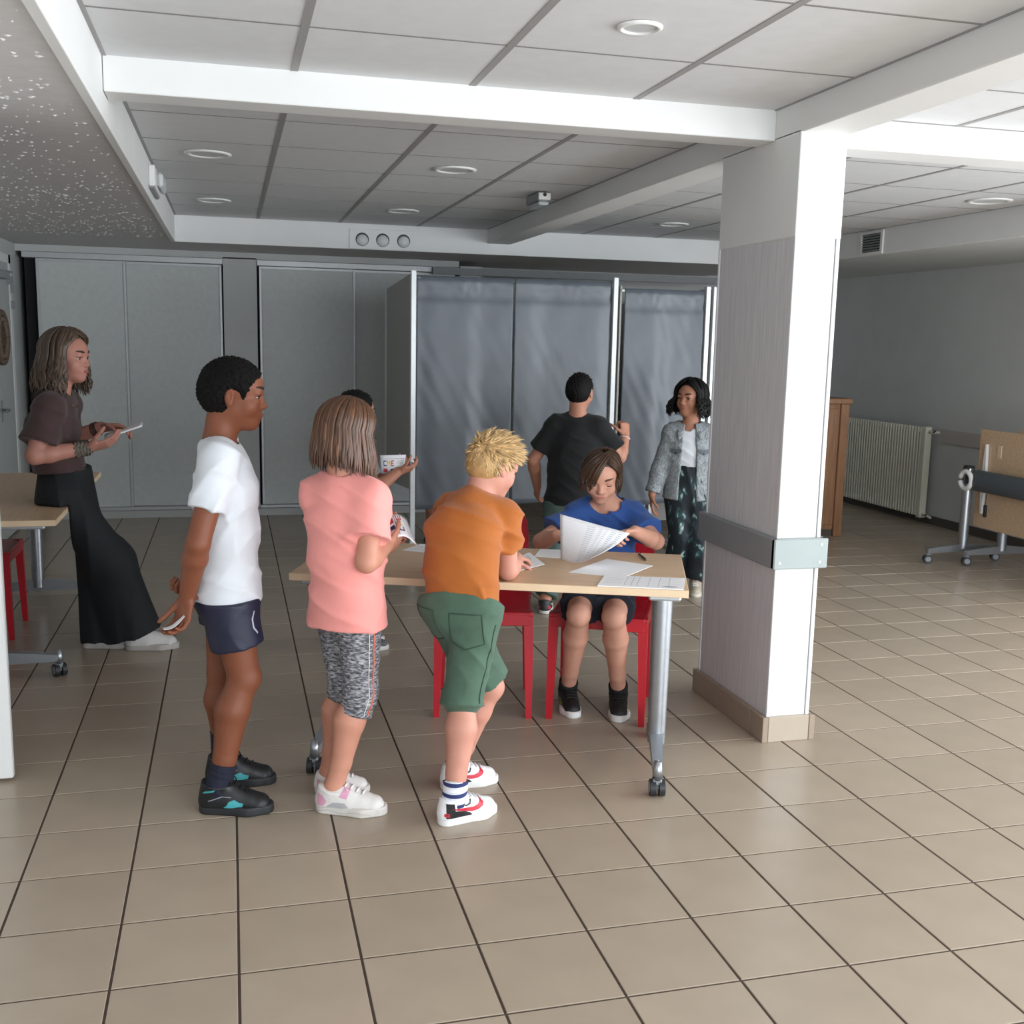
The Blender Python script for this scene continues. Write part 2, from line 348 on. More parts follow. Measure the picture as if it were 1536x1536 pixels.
# ---- three round spots set in a plate on the far fascia
t = thing('spot_panel', 'white plate with three round ball spots on the far fascia', 'spotlights', (1.185, 6.099, 2.30))
MB().box((-.26, -.008, -.062), (.26, 0, .09), .002).build('plate', m_white, t)
for x in (-.16, 0, .165):
    h = MB().cyl((x, -.0095, .01), (x, -.008, .01), .052, n=24).build('socket', m_dark, t); MB().ball((x, -.008, .004), .047, 20, (1, .55, .95)).build('spot_ball', m_lens, h, True)
# ---- device on the left fascia
t = thing('wall_lamp_box', 'slim white box lamp mounted on the left ceiling fascia', 'lamp', (-.371, 3.66, 2.335))
MB().box((0, -.26, -.045), (.03, .24, .06), .005).build('housing', m_white, t); MB().box((.03, -.10, -.03), (.06, .22, .045), .012).build('diffuser', m_lens, t); MB().box((.001, -.255, -.055), (.02, .235, -.046), .002).build('ledge', m_grey, t)
# ---- air vent on right fascia
t = thing('air_vent', 'white framed louvred air vent in the right ceiling fascia', 'vent', (4.688, 4.80, 2.333))
MB().box((-.003, -.125, -.07), (0, .125, .07)).build('duct_back', m_black, t)
q = MB().box((-.014, -.15, .067), (0, .15, .085)).box((-.014, -.15, -.085), (0, .15, -.067)).box((-.014, -.15, -.067), (0, -.122, .067)).box((-.014, .122, -.067), (0, .15, .067)); q.build('frame', m_white, t)
for k in range(7):
    z = -.056+k*.0187; MB().box((-.013, -.122, z-.003), (-.002, .122, z+.003), rot=Matrix.Rotation(math.radians(35), 3, 'Y')).build('slat', m_grey, t)

# ---- radiator
m_rad = mat('radiator_cream', 'd8d6c6', .45, .03, 10)
t = thing('radiator', 'cream finned radiator hung on the right wall', 'radiator', (6.01, 5.76, .06))
MB().box((.004, .06, .02), (.02, 1.52, .79)).build('gap_shade_plate', mat('radiator_gap_shade', '3c3c38', .7, .05), t)  # added dark sheet, its colour puts shade into the gaps between the fins
fm = MB().box((-.03, 0, 0), (0, .023, .80), .006); f0 = fm.build('fin', m_rad, t); f0.location = (0, .07, .01)
for k in range(1, 36):
    c = f0.copy(); COL.objects.link(c); c.parent = t; c.location = (0, .07+k*.0415, .01)
MB().box((-.032, 0, -.005), (.035, .062, .815), .008).build('end_cap', m_rad, t)
MB().box((-.022, .03, .76), (.02, 1.53, .80)).box((-.022, .03, .03), (.02, 1.53, .07)).build('manifold', m_rad, t)
v = MB().cyl((0, 0, .77), (0, -.06, .77), .014).cyl((0, -.06, .77), (.06, -.06, .77), .012).build('valve', m_rad, t); MB().cyl((0, -.06, .77), (0, -.085, .785), .008).build('valve_pin', m_dark, v)
v = MB().cyl((0, 0, .03), (0, -.05, .03), .013).cyl((0, -.04, .03), (.06, -.04, .0), .011).build('valve', m_rad, t); MB().cyl((-.01, -.055, .03), (-.01, -.07, .035), .008).build('valve_pin', m_dark, v)
for y in (.3, 1.2): MB().box((.028, y, .2), (.072, y+.03, .6)).build('bracket', m_rad, t)

# ---- wooden cupboard beside the pillar
m_oak = mat('varnished_oak', '8d6547', .45, .2, 5, .05, 60, stretch=(9, 9, .8))
t = thing('wooden_cupboard', 'brown varnished wooden cupboard half hidden behind the pillar', 'cupboard', (4.55, 5.50, 0))
MB().box((-.32, -.18, .06), (.32, .22, 1.10)).build('body', m_oak, t); MB().box((-.36, -.23, 1.10), (.37, .24, 1.145), .006).build('top_board', m_oak, t)
for x in (-.335, .285): MB().box((x, -.20, 0), (x+.075, -.165, 1.10), .004).build('corner_post', m_oak, t)
for x in (-.255, .015): d = MB().box((x, -.195, .10), (x+.255, -.178, 1.06), .004).build('door', m_oak, t); MB().ball((x+.13, -.202, .6), .012, 10).build('knob', m_alu, d, True)
for x in (-.335, .26): MB().box((x, .17, 0), (x+.075, .22, .06)).build('foot', m_oak, t)

# ================================================================== TABLES
def caster(parent, x, y, r=.03, face=0.0):
    c, s = math.cos(face), math.sin(face)
    q = MB()
    for k in (-1, 1): q.cyl((x+c*.006*k, y+s*.006*k, r), (x+c*.026*k, y+s*.026*k, r), r, r*.97, 18)
    w = q.build('caster', m_dark, parent, auto=True)
    h = MB().cyl((x, y, r*.9), (x, y, r*2+.035), .011).box((x-.016, y-.016, r*1.4), (x+.016, y+.016, r*2.2), .004)
    for k in (-1, 1): h.cyl((x+c*.0262*k, y+s*.0262*k, r), (x+c*.028*k, y+s*.028*k, r), r*.62, None, 16)
    h.build('caster_hub', m_grey, w); return w
def desk(name, label, loc, rz, L, D, foot_inset, group=None):
    t = thing(name, label, 'table', loc, rz, group)
    top = MB().box((-L/2, -D/2, .713), (L/2, D/2, .74), .0015).build('table_top', m_wood, t)
    e = MB(); e.box((-L/2-.001, -D/2-.001, .7145), (L/2+.001, -D/2+.0005, .7385)).box((-L/2-.001, D/2-.0005, .7145), (L/2+.001, D/2+.001, .7385))
    e.box((-L/2-.001, -D/2, .7145), (-L/2+.0005, D/2, .7385)).box((L/2-.0005, -D/2, .7145), (L/2+.001, D/2, .7385)); e.build('edge_band', m_edge, top)
    MB().box((-L/2+.06, -.03, .655), (L/2-.06, .03, .712), .006).build('crossbar', m_grey, t)
    for s in (-1, 1):
        x = s*(L/2-foot_inset)
        lg = MB().cyl((x, 0, .09), (x, 0, .70), .033, .040, 24).build('leg', m_alu, t, auto=True)
        MB().box((x-.055, -D*.42, .688), (x+.055, D*.42, .713), .006).cyl((x, 0, .66), (x, 0, .69), .046, None, 24).build('bracket', mat('bracket_silver', 'c3c7ca', .4, .03, metal=.4), lg)
        f = MB()
        for k in (-1, 1):
            f.prism([(x-.024, 0, .065), (x+.024, 0, .065), (x+.028, 0, .135), (x-.028, 0, .135)], (0, .02*k, 0))
            a = [f.bm.verts.new(v) for v in ((x-.024, 0, .07), (x+.024, 0, .07), (x+.026, 0, .135), (x-.026, 0, .135))]
            b = [f.bm.verts.new(v) for v in ((x-.016, k*(D/2-.03), .072), (x+.016, k*(D/2-.03), .072), (x+.016, k*(D/2-.03), .103), (x-.016, k*(D/2-.03), .103))]
            for i in range(4): f.bm.faces.new((a[i], a[(i+1) % 4], b[(i+1) % 4], b[i]))
            f.bm.faces.new(b)
        f.build('foot_bar', mat('foot_silver', '9ea3a8', .38, .04, metal=.6), lg)
        for k in (-1, 1):
            MB().cyl((x, k*(D/2-.03), .06), (x, k*(D/2-.03), .125), .019, .013, 16).build('foot_end', m_alu, lg, True)
            caster(t, x, k*(D/2-.03), .03, rz+.5)
    return t
TFL = np.array((.193, 1.205)); TU = np.array((math.cos(math.radians(-21.01)), math.sin(math.radians(-21.01)))); TN = np.array((-TU[1], TU[0]))
TL, TD = 1.37, .622
def tp(u, v, z=.74): q = TFL+TU*u+TN*v; return (q[0], q[1], z)
c = tp(TL/2, TD/2)
desk('voting_table', 'beech table on casters where the child in blue sits sorting papers', (c[0], c[1], 0), math.radians(-21.01), TL, TD, .075)
desk('side_table', 'beech table the woman in black trousers leans on, beside the open white door', (-1.09, 3.30, 0), math.radians(90), 1.72, .70, .12)

# folded flip-top tables parked by the right wall
def flip_table(loc, label):
    t = thing('folded_table', label, 'folding table', loc, 0, 'folded flip-top tables by the right wall')
    MB().box((.045, -1.45, .262), (.070, .04, .982), .002).build('table_top', m_wood, t)
    b = MB().cyl((-.035, -.07, .617), (-.035, -1.42, .617), .078, None, 20).build('cross_beam', mat('slate_beam', '4d555a', .5, .05), t, auto=True)
    for y in (0, -1.35):
        lg = MB().cyl((-.06, y, .10), (-.06, y, .70), .034, .036, 20).build('leg', m_alu, t, auto=True)
        MB().box((-.095, y-.03, .58), (-.025, y+.03, .72), .01).build('clamp', m_dark, lg)
        fb = MB(); 
        for k in (-1, 1):
            a = [fb.bm.verts.new(v) for v in ((-.06, y-.022, .08), (-.06, y+.022, .08), (-.06, y+.022, .14), (-.06, y-.022, .14))]; e = [fb.bm.verts.new(v) for v in ((-.06+k*.30, y-.016, .075), (-.06+k*.30, y+.016, .075), (-.06+k*.30, y+.016, .11), (-.06+k*.30, y-.016, .11))]
            for i in range(4): fb.bm.faces.new((a[i], a[(i+1) % 4], e[(i+1) % 4], e[i]))
            fb.bm.faces.new(e)
        fb.build('foot_bar', m_alu, lg)
        for k in (-1, 1): caster(t, -.06+k*.29, y, .032, 1.2)
        n = 20; rg = [(.0, y-.02+.0, .617)]
        MB().tube([(-.108, y-.035+.062*math.cos(a), .617+.062*math.sin(a)) for a in np.linspace(.2, 2*math.pi-.2, 17)], .018, 8, up=(1, 0, 0)).build('hinge_ring', m_white, t, True)
        MB().prism([(.02, y-.035, .66), (.02, y-.05, .88), (.02, y-.062, .88), (.02, y-.075, .66)], (.022, 0, 0)).prism([(.02, y-.035, .575), (.02, y-.05, .37), (.02, y-.062, .37), (.02, y-.075, .575)], (.022, 0, 0)).build('support_arm', m_white, t)
    MB().cyl((-.02, -.16, .53), (-.02, -.16, .45), .003).box((-.03, -.175, .36), (-.012, -.147, .45), .004).build('release_lever', m_dark, t)
    MB().box((.040, -.20, .79), (.0455, -.16, .88), .001).build('sticker', m_edge, t); return t
flip_table((5.30, 4.20, 0), 'folded flip-top table with beech top turned upright and slate cross beam')
flip_table((5.54, 4.08, 0), 'second folded flip-top table nested behind the first by the right wall')

# ---- red moulded chairs
m_red = mat('red_moulded_plastic', 'b51f2c', .32, .03, 10, spec=.5)
def chair_mesh():
    parts = {}
    q = MB(); n = 8; g = []
    for j in range(n+1):
        row = []
        for i in range(n+1):
            x = -.20+.40*i/n; y = .02+.40*j/n; k = (2*i/n-1); dz = -.014*(1-k*k)*math.sin(math.pi*min(1, j/n*1.1)); rr = .03*max(0, abs(k)-.8)/.2
            row.append(q.bm.verts.new((x*(1-.08*j/n), y, .455+dz-rr*.25-(.012 if j == 0 else 0))))
        g.append(row)
    for j in range(n):
        for i in range(n): q.bm.faces.new((g[j][i], g[j][i+1], g[j+1][i+1], g[j+1][i]))
    r = bmesh.ops.extrude_face_region(q.bm, geom=list(q.bm.faces)); 
    for v in r['geom']:
        if isinstance(v, bmesh.types.BMVert): v.co.z -= .018
    parts['seat'] = q
    q = MB()
    for a, b in (((-.19, .022, .395), (.19, .036, .452)), ((-.175, .385, .395), (.175, .40, .45)), ((-.197, .03, .395), (-.18, .40, .45)), ((.18, .03, .395), (.197, .40, .45))): q.box(a, b, .003)
    parts['apron'] = q
    lg = []
    for sx in (-1, 1):
        for y0, y1 in ((.045, .03), (.385, .415)):
            q = MB(); a = []
            for z, h, y, x in ((.452, .020, y0, .182), (.30, .018, y0*.66+y1*.34, .186), (0, .0125, y1, .192)):
                a.append([q.bm.verts.new((sx*x+i*h, y+j*h, z)) for i, j in ((-1, -1), (1, -1), (1, 1), (-1, 1))])
            for A, B in zip(a, a[1:]):
                for k in range(4): q.bm.faces.new((A[k], A[(k+1) % 4], B[(k+1) % 4], B[k]))
            q.bm.faces.new(a[0]); q.bm.faces.new(a[-1][::-1]); lg.append(q)
    parts['legs'] = lg
    q = MB(); g = []; n = 10
    for j in range(9):
        z = .44+.37*j/8; row = []
        for i in range(n+1):
            k = 2*i/n-1; hw = .195-.01*j/8-(.03*max(0, j-6.8)*abs(k)**4); row.append(q.bm.verts.new((k*hw, .40+.06*(j/8)+.03*(1-k*k), z)))
        g.append(row)
    for j in range(8):
        for i in range(n): q.bm.faces.new((g[j][i], g[j][i+1], g[j+1][i+1], g[j+1][i]))
    r = bmesh.ops.extrude_face_region(q.bm, geom=list(q.bm.faces))
    for v in r['geom']:
        if isinstance(v, bmesh.types.BMVert): v.co.y += .016
    parts['backrest'] = q
    return parts
def red_chair(loc, rz, label):
    t = thing('red_chair', label, 'chair', loc, rz, 'red plastic chairs'); p = chair_mesh()
    p['seat'].build('seat', m_red, t, auto=True); p['apron'].build('seat_apron', m_red, t); p['backrest'].build('backrest', m_red, t, auto=True)
    for q in p['legs']: q.build('leg', m_red, t)
    return t
def between(a, b): return ((a[0]+b[0])/2, (a[1]+b[1])/2, 0), math.atan2(b[1]-a[1], b[0]-a[0])
l, r_ = between((.80, 1.69), (1.178, 1.597)); red_chair((l[0], l[1]-.02, 0), r_, 'empty red moulded chair next to the child in blue')
l, r_ = between((1.249, 1.583), (1.60, 1.41)); red_chair((l[0], l[1]-.02, 0), r_, 'red moulded chair on which the child in blue sits')
red_chair((-1.06, 3.42, 0), math.radians(90), 'dark red moulded chair tucked under the side table')

# ================================================================== VOTING BOOTHS
m_post = mat('booth_aluminium', 'd2d5d6', .35, .03, 20, metal=.25)
m_curt = mat('curtain_grey', '5b6168', .38, .06, 5, .12, 22, sheen=.05)
m_side = mat('booth_panel', 'a3a39f', .6, .03, 10)
def curtain(parent, x0, x1, y, z0, z1, seed, bottom_tilt=0):
    r = random.Random(seed); ph = [r.random()*6.28 for _ in range(6)]; q = MB(); nx, nz = 60, 40; g = []
    for j in range(nz+1):
        v = j/nz; z = z0+(z1-z0)*v; row = []
        for i in range(nx+1):
            u = i/nx; x = x0+(x1-x0)*u
            w = (.015*math.sin(1.3*2*math.pi*u+ph[0])+.004*math.sin(2.9*2*math.pi*u+ph[1]+.8*v))*(1-.55*v)
            w += .0014*math.sin(31*v+9*u+ph[3])*math.sin(13*u*2+7*v+ph[4])+.0008*math.sin(40*u+50*v+ph[5])
            if v > .925: w += .0032*math.sin(33*u+4*math.sin(9*u+ph[1])+ph[2])*math.sin(14*u+60*(v-.9)+ph[3])
            if abs(v-.92) < .02: w += .008
            row.append(q.bm.verts.new((x, y+w, z+bottom_tilt*(1-v)*u)))
        g.append(row)
    for j in range(nz):
        for i in range(nx): q.bm.faces.new((g[j][i], g[j][i+1], g[j+1][i+1], g[j+1][i]))
    r2 = bmesh.ops.extrude_face_region(q.bm, geom=list(q.bm.faces))
    for v in r2['geom']:
        if isinstance(v, bmesh.types.BMVert): v.co.y += .004
    return q.build('curtain', m_curt, parent, True)
def booth(label, x0, x1, splits, y0, y1, ztop, zback, first=True, back=True, last=True):
    t = thing('voting_booth', label, 'voting booth', ((x0+x1)/2, y0, 0)); ox, oy = (x0+x1)/2, y0
    L = lambda x, y, z: (x-ox, y-oy, z)
    for x in ([x0] if first else [])+([x1] if last else []): MB().box(L(x-.017, y0-.02, 0), L(x+.017, y0+.02, ztop), .003).build('front_post', m_post, t)
    for x in (x0, x1): MB().box(L(x-.014, y1-.015, 0), L(x+.014, y1+.015, zback), .003).build('rear_post', m_post, t)
    MB().cyl(L(x0, y0+.02, ztop-.045), L(x1, y0+.02, ztop-.055), .011).build('curtain_rail', m_post, t)
    MB().box(L(x0, y1-.01, zback-.04), L(x1, y1+.01, zback-.01)).build('rear_rail', m_post, t)
    xs = [x0+.02]+splits+[x1-.02]
    for k, (a, b) in enumerate(zip(xs, xs[1:])):
        o = curtain(t, a-ox+.004, b-ox-.004, .0, .415+.03*k, ztop-.03, int(x0*100)+k, .02)
    for x in [x0]+([x1] if last else []):
        p = MB().prism([L(x-.006, y0+.02, .55), L(x-.006, y1-.015, .47), L(x-.006, y1-.015, zback-.005), L(x-.006, y0+.02, ztop-.015)], (.012, 0, 0)).build('side_panel', m_side, t)
    MB().box(L(x0+.02, y1-.42, .78), L(x1-.02, y1-.02, .80)).build('shelf', m_dark, t)
    if back: MB().box(L(x0+.015, y1-.006, .12), L(x1-.015, y1+.006, zback-.02)).build('rear_panel', m_side, t)
    for x in (x0, x1): MB().box(L(x-.012, y0, .0), L(x+.012, y1, .025), .003).build('floor_rail', m_post, t)
    return t
booth('double voting booth with two grey curtains and white posts', 1.173, 2.565, [1.852], 4.54, 5.75, 1.992, 1.925, back=False)
booth('voting booth with one grey curtain behind the girl in the denim jacket', 2.62, 3.255, [], 4.55, 5.60, 1.955, 1.90, first=False)
booth('voting booth with a grey curtain mostly hidden by the pillar', 3.31, 3.99, [], 4.55, 5.60, 1.955, 1.90)
MB_tr = struct(MB().box((1.75, 6.98, 2.12), (4.6, 7.03, 2.18)).build('trim_9', m_grey))

# ================================================================== PAPERS ON THE TABLE
m_paper = mat('white_paper', 'f1f1f3', .7, .015, 12)
m_ink = mat('grey_print', '8f9096', .7, .1, 90); m_inkd = mat('dark_print', '3a3a3e', .7, .1)
def sheet(label, uvs, z, lift=(0, 0, 0, 0), name='paper_sheet', cat='paper', group=None, m=None, thick=.0012):
    P = [np.array(tp(u, v, z+l)) for (u, v), l in zip(uvs, lift)]; c = sum(P)/4; c[2] = z
    t = thing(name, label, cat, tuple(c), 0, group); q = MB(); n = 8; g = []
    for j in range(n+1):
        for i in range(n+1):
            a, b = i/n, j/n; p = P[0]*(1-a)*(1-b)+P[1]*(1-a)*b+P[2]*a*b+P[3]*a*(1-b); g.append(q.bm.verts.new(Vector(p-c)))
    for j in range(n):
        for i in range(n): q.bm.faces.new([g[k] for k in (j*(n+1)+i, j*(n+1)+i+1, (j+1)*(n+1)+i+1, (j+1)*(n+1)+i)])
    r = bmesh.ops.extrude_face_region(q.bm, geom=list(q.bm.faces))
    for v in r['geom']:
        if isinstance(v, bmesh.types.BMVert): v.co.z += thick
    q.build('page', m or m_paper, t)
    def at(a, b, dz=.0003):
        p = P[0]*(1-a)*(1-b)+P[1]*(1-a)*b+P[2]*a*b+P[3]*a*(1-b)-c; p[2] += thick+dz; return Vector(p)
    return t, at
def rules(t, at, lines, m, name='print'):
    q = MB()
    for a0, b0, a1, b1, w in lines:
        A, B = at(a0, b0), at(a1, b1); d = (B-A).normalized(); s = Vector((-d.y, d.x, 0))*w/2
        q.bm.faces.new([q.bm.verts.new(v) for v in (A-s, B-s, B+s, A+s)])
    return q.build(name, m, t)
sheet('blank white sheet lying under the sheet the seated child holds up', [(.958, .202), (1.086, .47), (1.257, .382), (1.152, .153)], .7403)
t, at = sheet('printed white form with a table grid at the table corner', [(1.066, .002), (1.086, .172), (1.366, .178), (1.353, .002)], .7403, thick=.003)
rules(t, at, [(x, .12, x, .93, .0012) for x in (.30, .38, .45, .58, .70, .82)]+[(.30, y, .95, y, .001) for y in (.2, .4, .6, .8, .93)]+[(.05, y, .27, y, .0015) for y in (.3, .45, .6, .75)], m_ink)
rules(t, at, [(.75, .10, .80, .16, .004), (.80, .13, .86, .12, .006), (.85, .11, .93, .15, .004), (.78, .17, .9, .17, .003)], m_inkd, 'scribble')
sheet('white sheet lying beside the seated child behind the raised page', [(.812, .463), (.821, .612), (.902, .612), (.913, .446)], .7403)
t, at = sheet('white folded ballot paper in front of the boy in orange', [(.772, .174), (.864, .299), (.792, .470), (.719, .341)], .7405, (.0, .004, .012, .003))
rules(t, at, [(.15, .35, .6, .35, .002), (.15, .45, .75, .45, .0015), (.55, .8, .85, .8, .002)], m_ink)
t, at = sheet('printed leaflet lying flat under the hands of the girl in pink', [(.296, .471), (.342, .612), (.402, .612), (.436, .434)], .7403)
rules(t, at, [(.1, y, .8, y, .002) for y in (.2, .35, .5, .65)], m_ink)
t = thing('pen', 'small black pen lying on the table near the back edge', 'pen', tp(1.22, .52, .7455))
MB().cyl((-.008, -.055, 0), (.008, .055, 0), .0042, None, 10).build('barrel', m_dark, t, True); MB().cyl((-.008, -.055, 0), (-.0102, -.07, -.001), .004, .0008, 10).build('tip', m_alu, t, True); MB().box((.004, .02, .004), (.008, .055, .006)).build('clip', m_alu, t)
# ================================================================== SMOOTH SURFACES FROM BLENDED SHAPES (bodies, clothes, shoes, hair)
A_ = lambda *v: np.array(v if len(v) > 1 else v[0], float)
def nrm(v): v = np.asarray(v, float); return v/(np.linalg.norm(v)+1e-12)
def lerp(a, b, t): return A_(a)+(A_(b)-A_(a))*t
UP = A_(0, 0, 1)
class Field:
    def __init__(s): s.p = []; s.disp = None; s.amp = 0
    def cone(s, p0, p1, r0, r1, k=.012, side=None, b0=None, b1=None, flat=0, sub=False):
        """tapered limb with an elliptical section; flat bit 1 / 2 cuts the end p0 / p1 square"""
        p0, p1 = A_(p0), A_(p1); b0 = r0 if b0 is None else b0; b1 = r1 if b1 is None else b1
        d = p1-p0; L = max(np.linalg.norm(d), 1e-6); w = d/L
        if side is None: side = A_(1, .13, .07) if abs(w[0]) < .8 else A_(0, 1, .1)
        u = nrm(side-w*np.dot(side, w)); v = np.cross(w, u)
        def fn(P):
            q = P-p0; z = q@w; x = q@u; y = q@v; t = np.clip(z/L, 0, 1); a = r0+(r1-r0)*t; b = b0+(b1-b0)*t; o = z-t*L; c = np.minimum(a, b)
            oo = np.where(((o < 0) & bool(flat & 1)) | ((o > 0) & bool(flat & 2)), 0, o)
            k0 = np.sqrt((x/a)**2+(y/b)**2+(oo/c)**2); k1 = np.sqrt((x/a**2)**2+(y/b**2)**2+(oo/c**2)**2)
            r = np.where(k1 > 1e-4, k0*(k0-1)/np.maximum(k1, 1e-4), -c)
            if flat:
                e = np.zeros_like(r)-1
                if flat & 1: e = np.maximum(e, -z)
                if flat & 2: e = np.maximum(e, z-L)
                r = np.maximum(r, e)
            return r
        s.p.append((fn, (p0+p1)/2, L/2+max(r0, r1, b0, b1), k, sub)); return s
    def ell(s, c, r, ax=None, k=.01, sub=False):
        c = A_(c); r = A_(r)*np.ones(3); ax = np.eye(3) if ax is None else np.array([nrm(a) for a in ax])
        def fn(P):
            q = (P-c)@ax.T; k0 = np.sqrt(((q/r)**2).sum(-1)); k1 = np.sqrt(((q/r**2)**2).sum(-1))
            return np.where(k1 > 1e-4, k0*(k0-1)/np.maximum(k1, 1e-4), -r.min())
        s.p.append((fn, c, r.max(), k, sub)); return s
    def chain(s, pts, rs, k=.012, side=None, bs=None, flat=0):
        n = len(pts)
        for i in range(n-1):
            fl = (flat & 1 if i == 0 else 0) | (flat & 2 if i == n-2 else 0)
            s.cone(pts[i], pts[i+1], rs[i], rs[i+1], k, side, None if bs is None else bs[i], None if bs is None else bs[i+1], fl)
        return s
    def cut(s, p, n, k=.004):                    # removes everything on the side n points to
        p, n = A_(p), nrm(n); s.p.append((lambda P: -((P-p)@n), p, 1e3, k, True)); return s
    def ev(s, P, cen, hb):
        D = np.full(P.shape[:-1], 1.0)
        for fn, c, R, k, sub in s.p:
            i = np.nonzero(((cen-c)**2).sum(-1) < (R+hb+k+.012)**2)[0]
            if len(i) == 0: continue
            b = fn(P[i]); a = D[i]
            if sub: h = np.clip(.5-.5*(a+b)/k, 0, 1); D[i] = a*(1-h)-b*h+k*h*(1-h)
            else: h = np.clip(.5+.5*(b-a)/k, 0, 1); D[i] = b+(a-b)*h-k*h*(1-h)
        if s.disp is not None:
            i = np.nonzero(np.abs(D).min(-1) < .1)[0] if D.ndim > 1 else np.nonzero(np.abs(D) < .1)[0]
            if len(i): D[i] += s.disp(P[i])
        return D
    def at(s, P): P = np.atleast_2d(P); return s.ev(P, P, 0)
    def surf(s, P, d, reach=.08):                # walks from outside along -d onto the surface
        d = nrm(d); Q = P+d*reach
        for _ in range(40):
            r = np.clip(s.at(Q), -.01, .03)*.8; Q = Q-d*r[:, None]
        return Q
    def mesh(s, vox):
        add = [(c, R) for fn, c, R, k, sub in s.p if not sub and R < 100]
        lo = np.min([c-R for c, R in add], 0)-3*vox-s.amp; hi = np.max([c+R for c, R in add], 0)+3*vox+s.amp
        bs = 4*vox; n = np.ceil((hi-lo)/bs).astype(int)
        I = np.stack(np.meshgrid(*[np.arange(k) for k in n], indexing='ij'), -1).reshape(-1, 3)
        cen = lo+(I+.5)*bs; keep = np.zeros(len(cen), bool)
        for c, R in add: keep |= ((cen-c)**2).sum(-1) < (R+bs)**2
        I, cen = I[keep], cen[keep]; d = s.ev(cen, cen, 0); hb = bs*.87
        m = np.abs(d) < hb*1.7+s.amp; I, cen = I[m], cen[m]; nb = len(I)
        g = np.stack(np.meshgrid(*[np.arange(5)]*3, indexing='ij'), -1).reshape(-1, 3)*vox
        D = s.ev((lo+I*bs)[:, None]+g[None], cen, hb).reshape(nb, 5, 5, 5)
        D = np.where(D == 0, 1e-9, D); S = D < 0
        cs = [(a, b, c) for a in (0, 1) for b in (0, 1) for c in (0, 1)]
        cnt = sum(S[:, a:a+4, b:b+4, c:c+4].astype(np.int8) for a, b, c in cs); act = np.nonzero((cnt > 0) & (cnt < 8))
        b, x, y, z = act; v8 = np.stack([D[b, x+i, y+j, z+k] for i, j, k in cs], 1); CO = A_(cs)
        acc = np.zeros((len(b), 3)); num = np.zeros(len(b))
        for i in range(8):
            for j in range(i+1, 8):
                if np.abs(CO[i]-CO[j]).sum() != 1: continue
                e = (v8[:, i] < 0) != (v8[:, j] < 0); t = v8[:, i]/(v8[:, i]-v8[:, j]+1e-30); t = np.where(e, t, 0)
                acc += np.where(e[:, None], CO[i]+(CO[j]-CO[i])*t[:, None], 0); num += e
        cell = I[b]*4+np.stack((x, y, z), 1); V = lo+(cell+acc/num[:, None])*vox
        NN = (n*4+3).astype(np.int64); key = ((cell[:, 0]+1)*NN[1]+cell[:, 1]+1)*NN[2]+cell[:, 2]+1
        od = np.argsort(key); ks = key[od]; F = []
        for ax, (o1, o2) in enumerate(((1, 2), (2, 0), (0, 1))):
            nx = v8[:, (4, 2, 1)[ax]]; e = np.nonzero((v8[:, 0] < 0) != (nx < 0))[0]; ids = []
            ok = np.ones(len(e), bool)
            for d1, d2 in ((-1, -1), (0, -1), (0, 0), (-1, 0)):
                q = cell[e].copy(); q[:, o1] += d1; q[:, o2] += d2
                kk = ((q[:, 0]+1)*NN[1]+q[:, 1]+1)*NN[2]+q[:, 2]+1; p = np.clip(np.searchsorted(ks, kk), 0, len(ks)-1); ok &= ks[p] == kk; ids.append(od[p])
            f = np.stack(ids, 1); inv = v8[e, 0] > 0; f[inv] = f[inv][:, ::-1]; F.append(f[ok])
        return V, np.concatenate(F)
def mesh_obj(name, V, F, m, parent, base=(0, 0, 0)):
    me = bpy.data.meshes.new(name); V = (np.asarray(V)-A_(base)).astype(np.float32); F = np.asarray(F, np.int32); k = F.shape[1]
    me.vertices.add(len(V)); me.vertices.foreach_set('co', V.ravel()); me.loops.add(F.size); me.loops.foreach_set('vertex_index', F.ravel())
    me.polygons.add(len(F)); me.polygons.foreach_set('loop_start', np.arange(0, F.size, k, dtype=np.int32)); me.polygons.foreach_set('loop_total', np.full(len(F), k, np.int32))
    me.polygons.foreach_set('use_smooth', np.ones(len(F), bool)); me.update(calc_edges=True); me.validate()
    return link_mesh(name, me, m, parent)
def field_obj(name, f, vox, m, parent, base): V, F = f.mesh(vox); return mesh_obj(name, V, F, m, parent, base)
def tubes(paths, nseg=6):
    """many tapered flattened tubes (points, radii, flatness, flat direction) as one vertex/face list"""
    V, F = [], []; n0 = 0
    for pts, rs, flat, nd in paths:
        pts = np.asarray(pts); n = len(pts); t = np.gradient(pts, axis=0); t /= np.linalg.norm(t, axis=1)[:, None]+1e-9
        nd = np.asarray(nd)*np.ones((n, 3)); u = nd-t*(t*nd).sum(1)[:, None]; u /= np.linalg.norm(u, axis=1)[:, None]+1e-9; w = np.cross(t, u)
        a = np.arange(nseg)*2*np.pi/nseg; rs = np.asarray(rs)*np.ones(n)
        ring = pts[:, None]+rs[:, None, None]*(w[:, None]*np.cos(a)[None, :, None]+flat*u[:, None]*np.sin(a)[None, :, None]); V.append(ring.reshape(-1, 3))
        i = np.arange(n-1)[:, None]*nseg; j = np.arange(nseg)[None]; j2 = (j+1) % nseg
        F.append((n0+np.stack((i+j, i+j2, i+nseg+j2, i+nseg+j), -1)).reshape(-1, 4)); n0 += n*nseg
    return np.concatenate(V), np.concatenate(F)
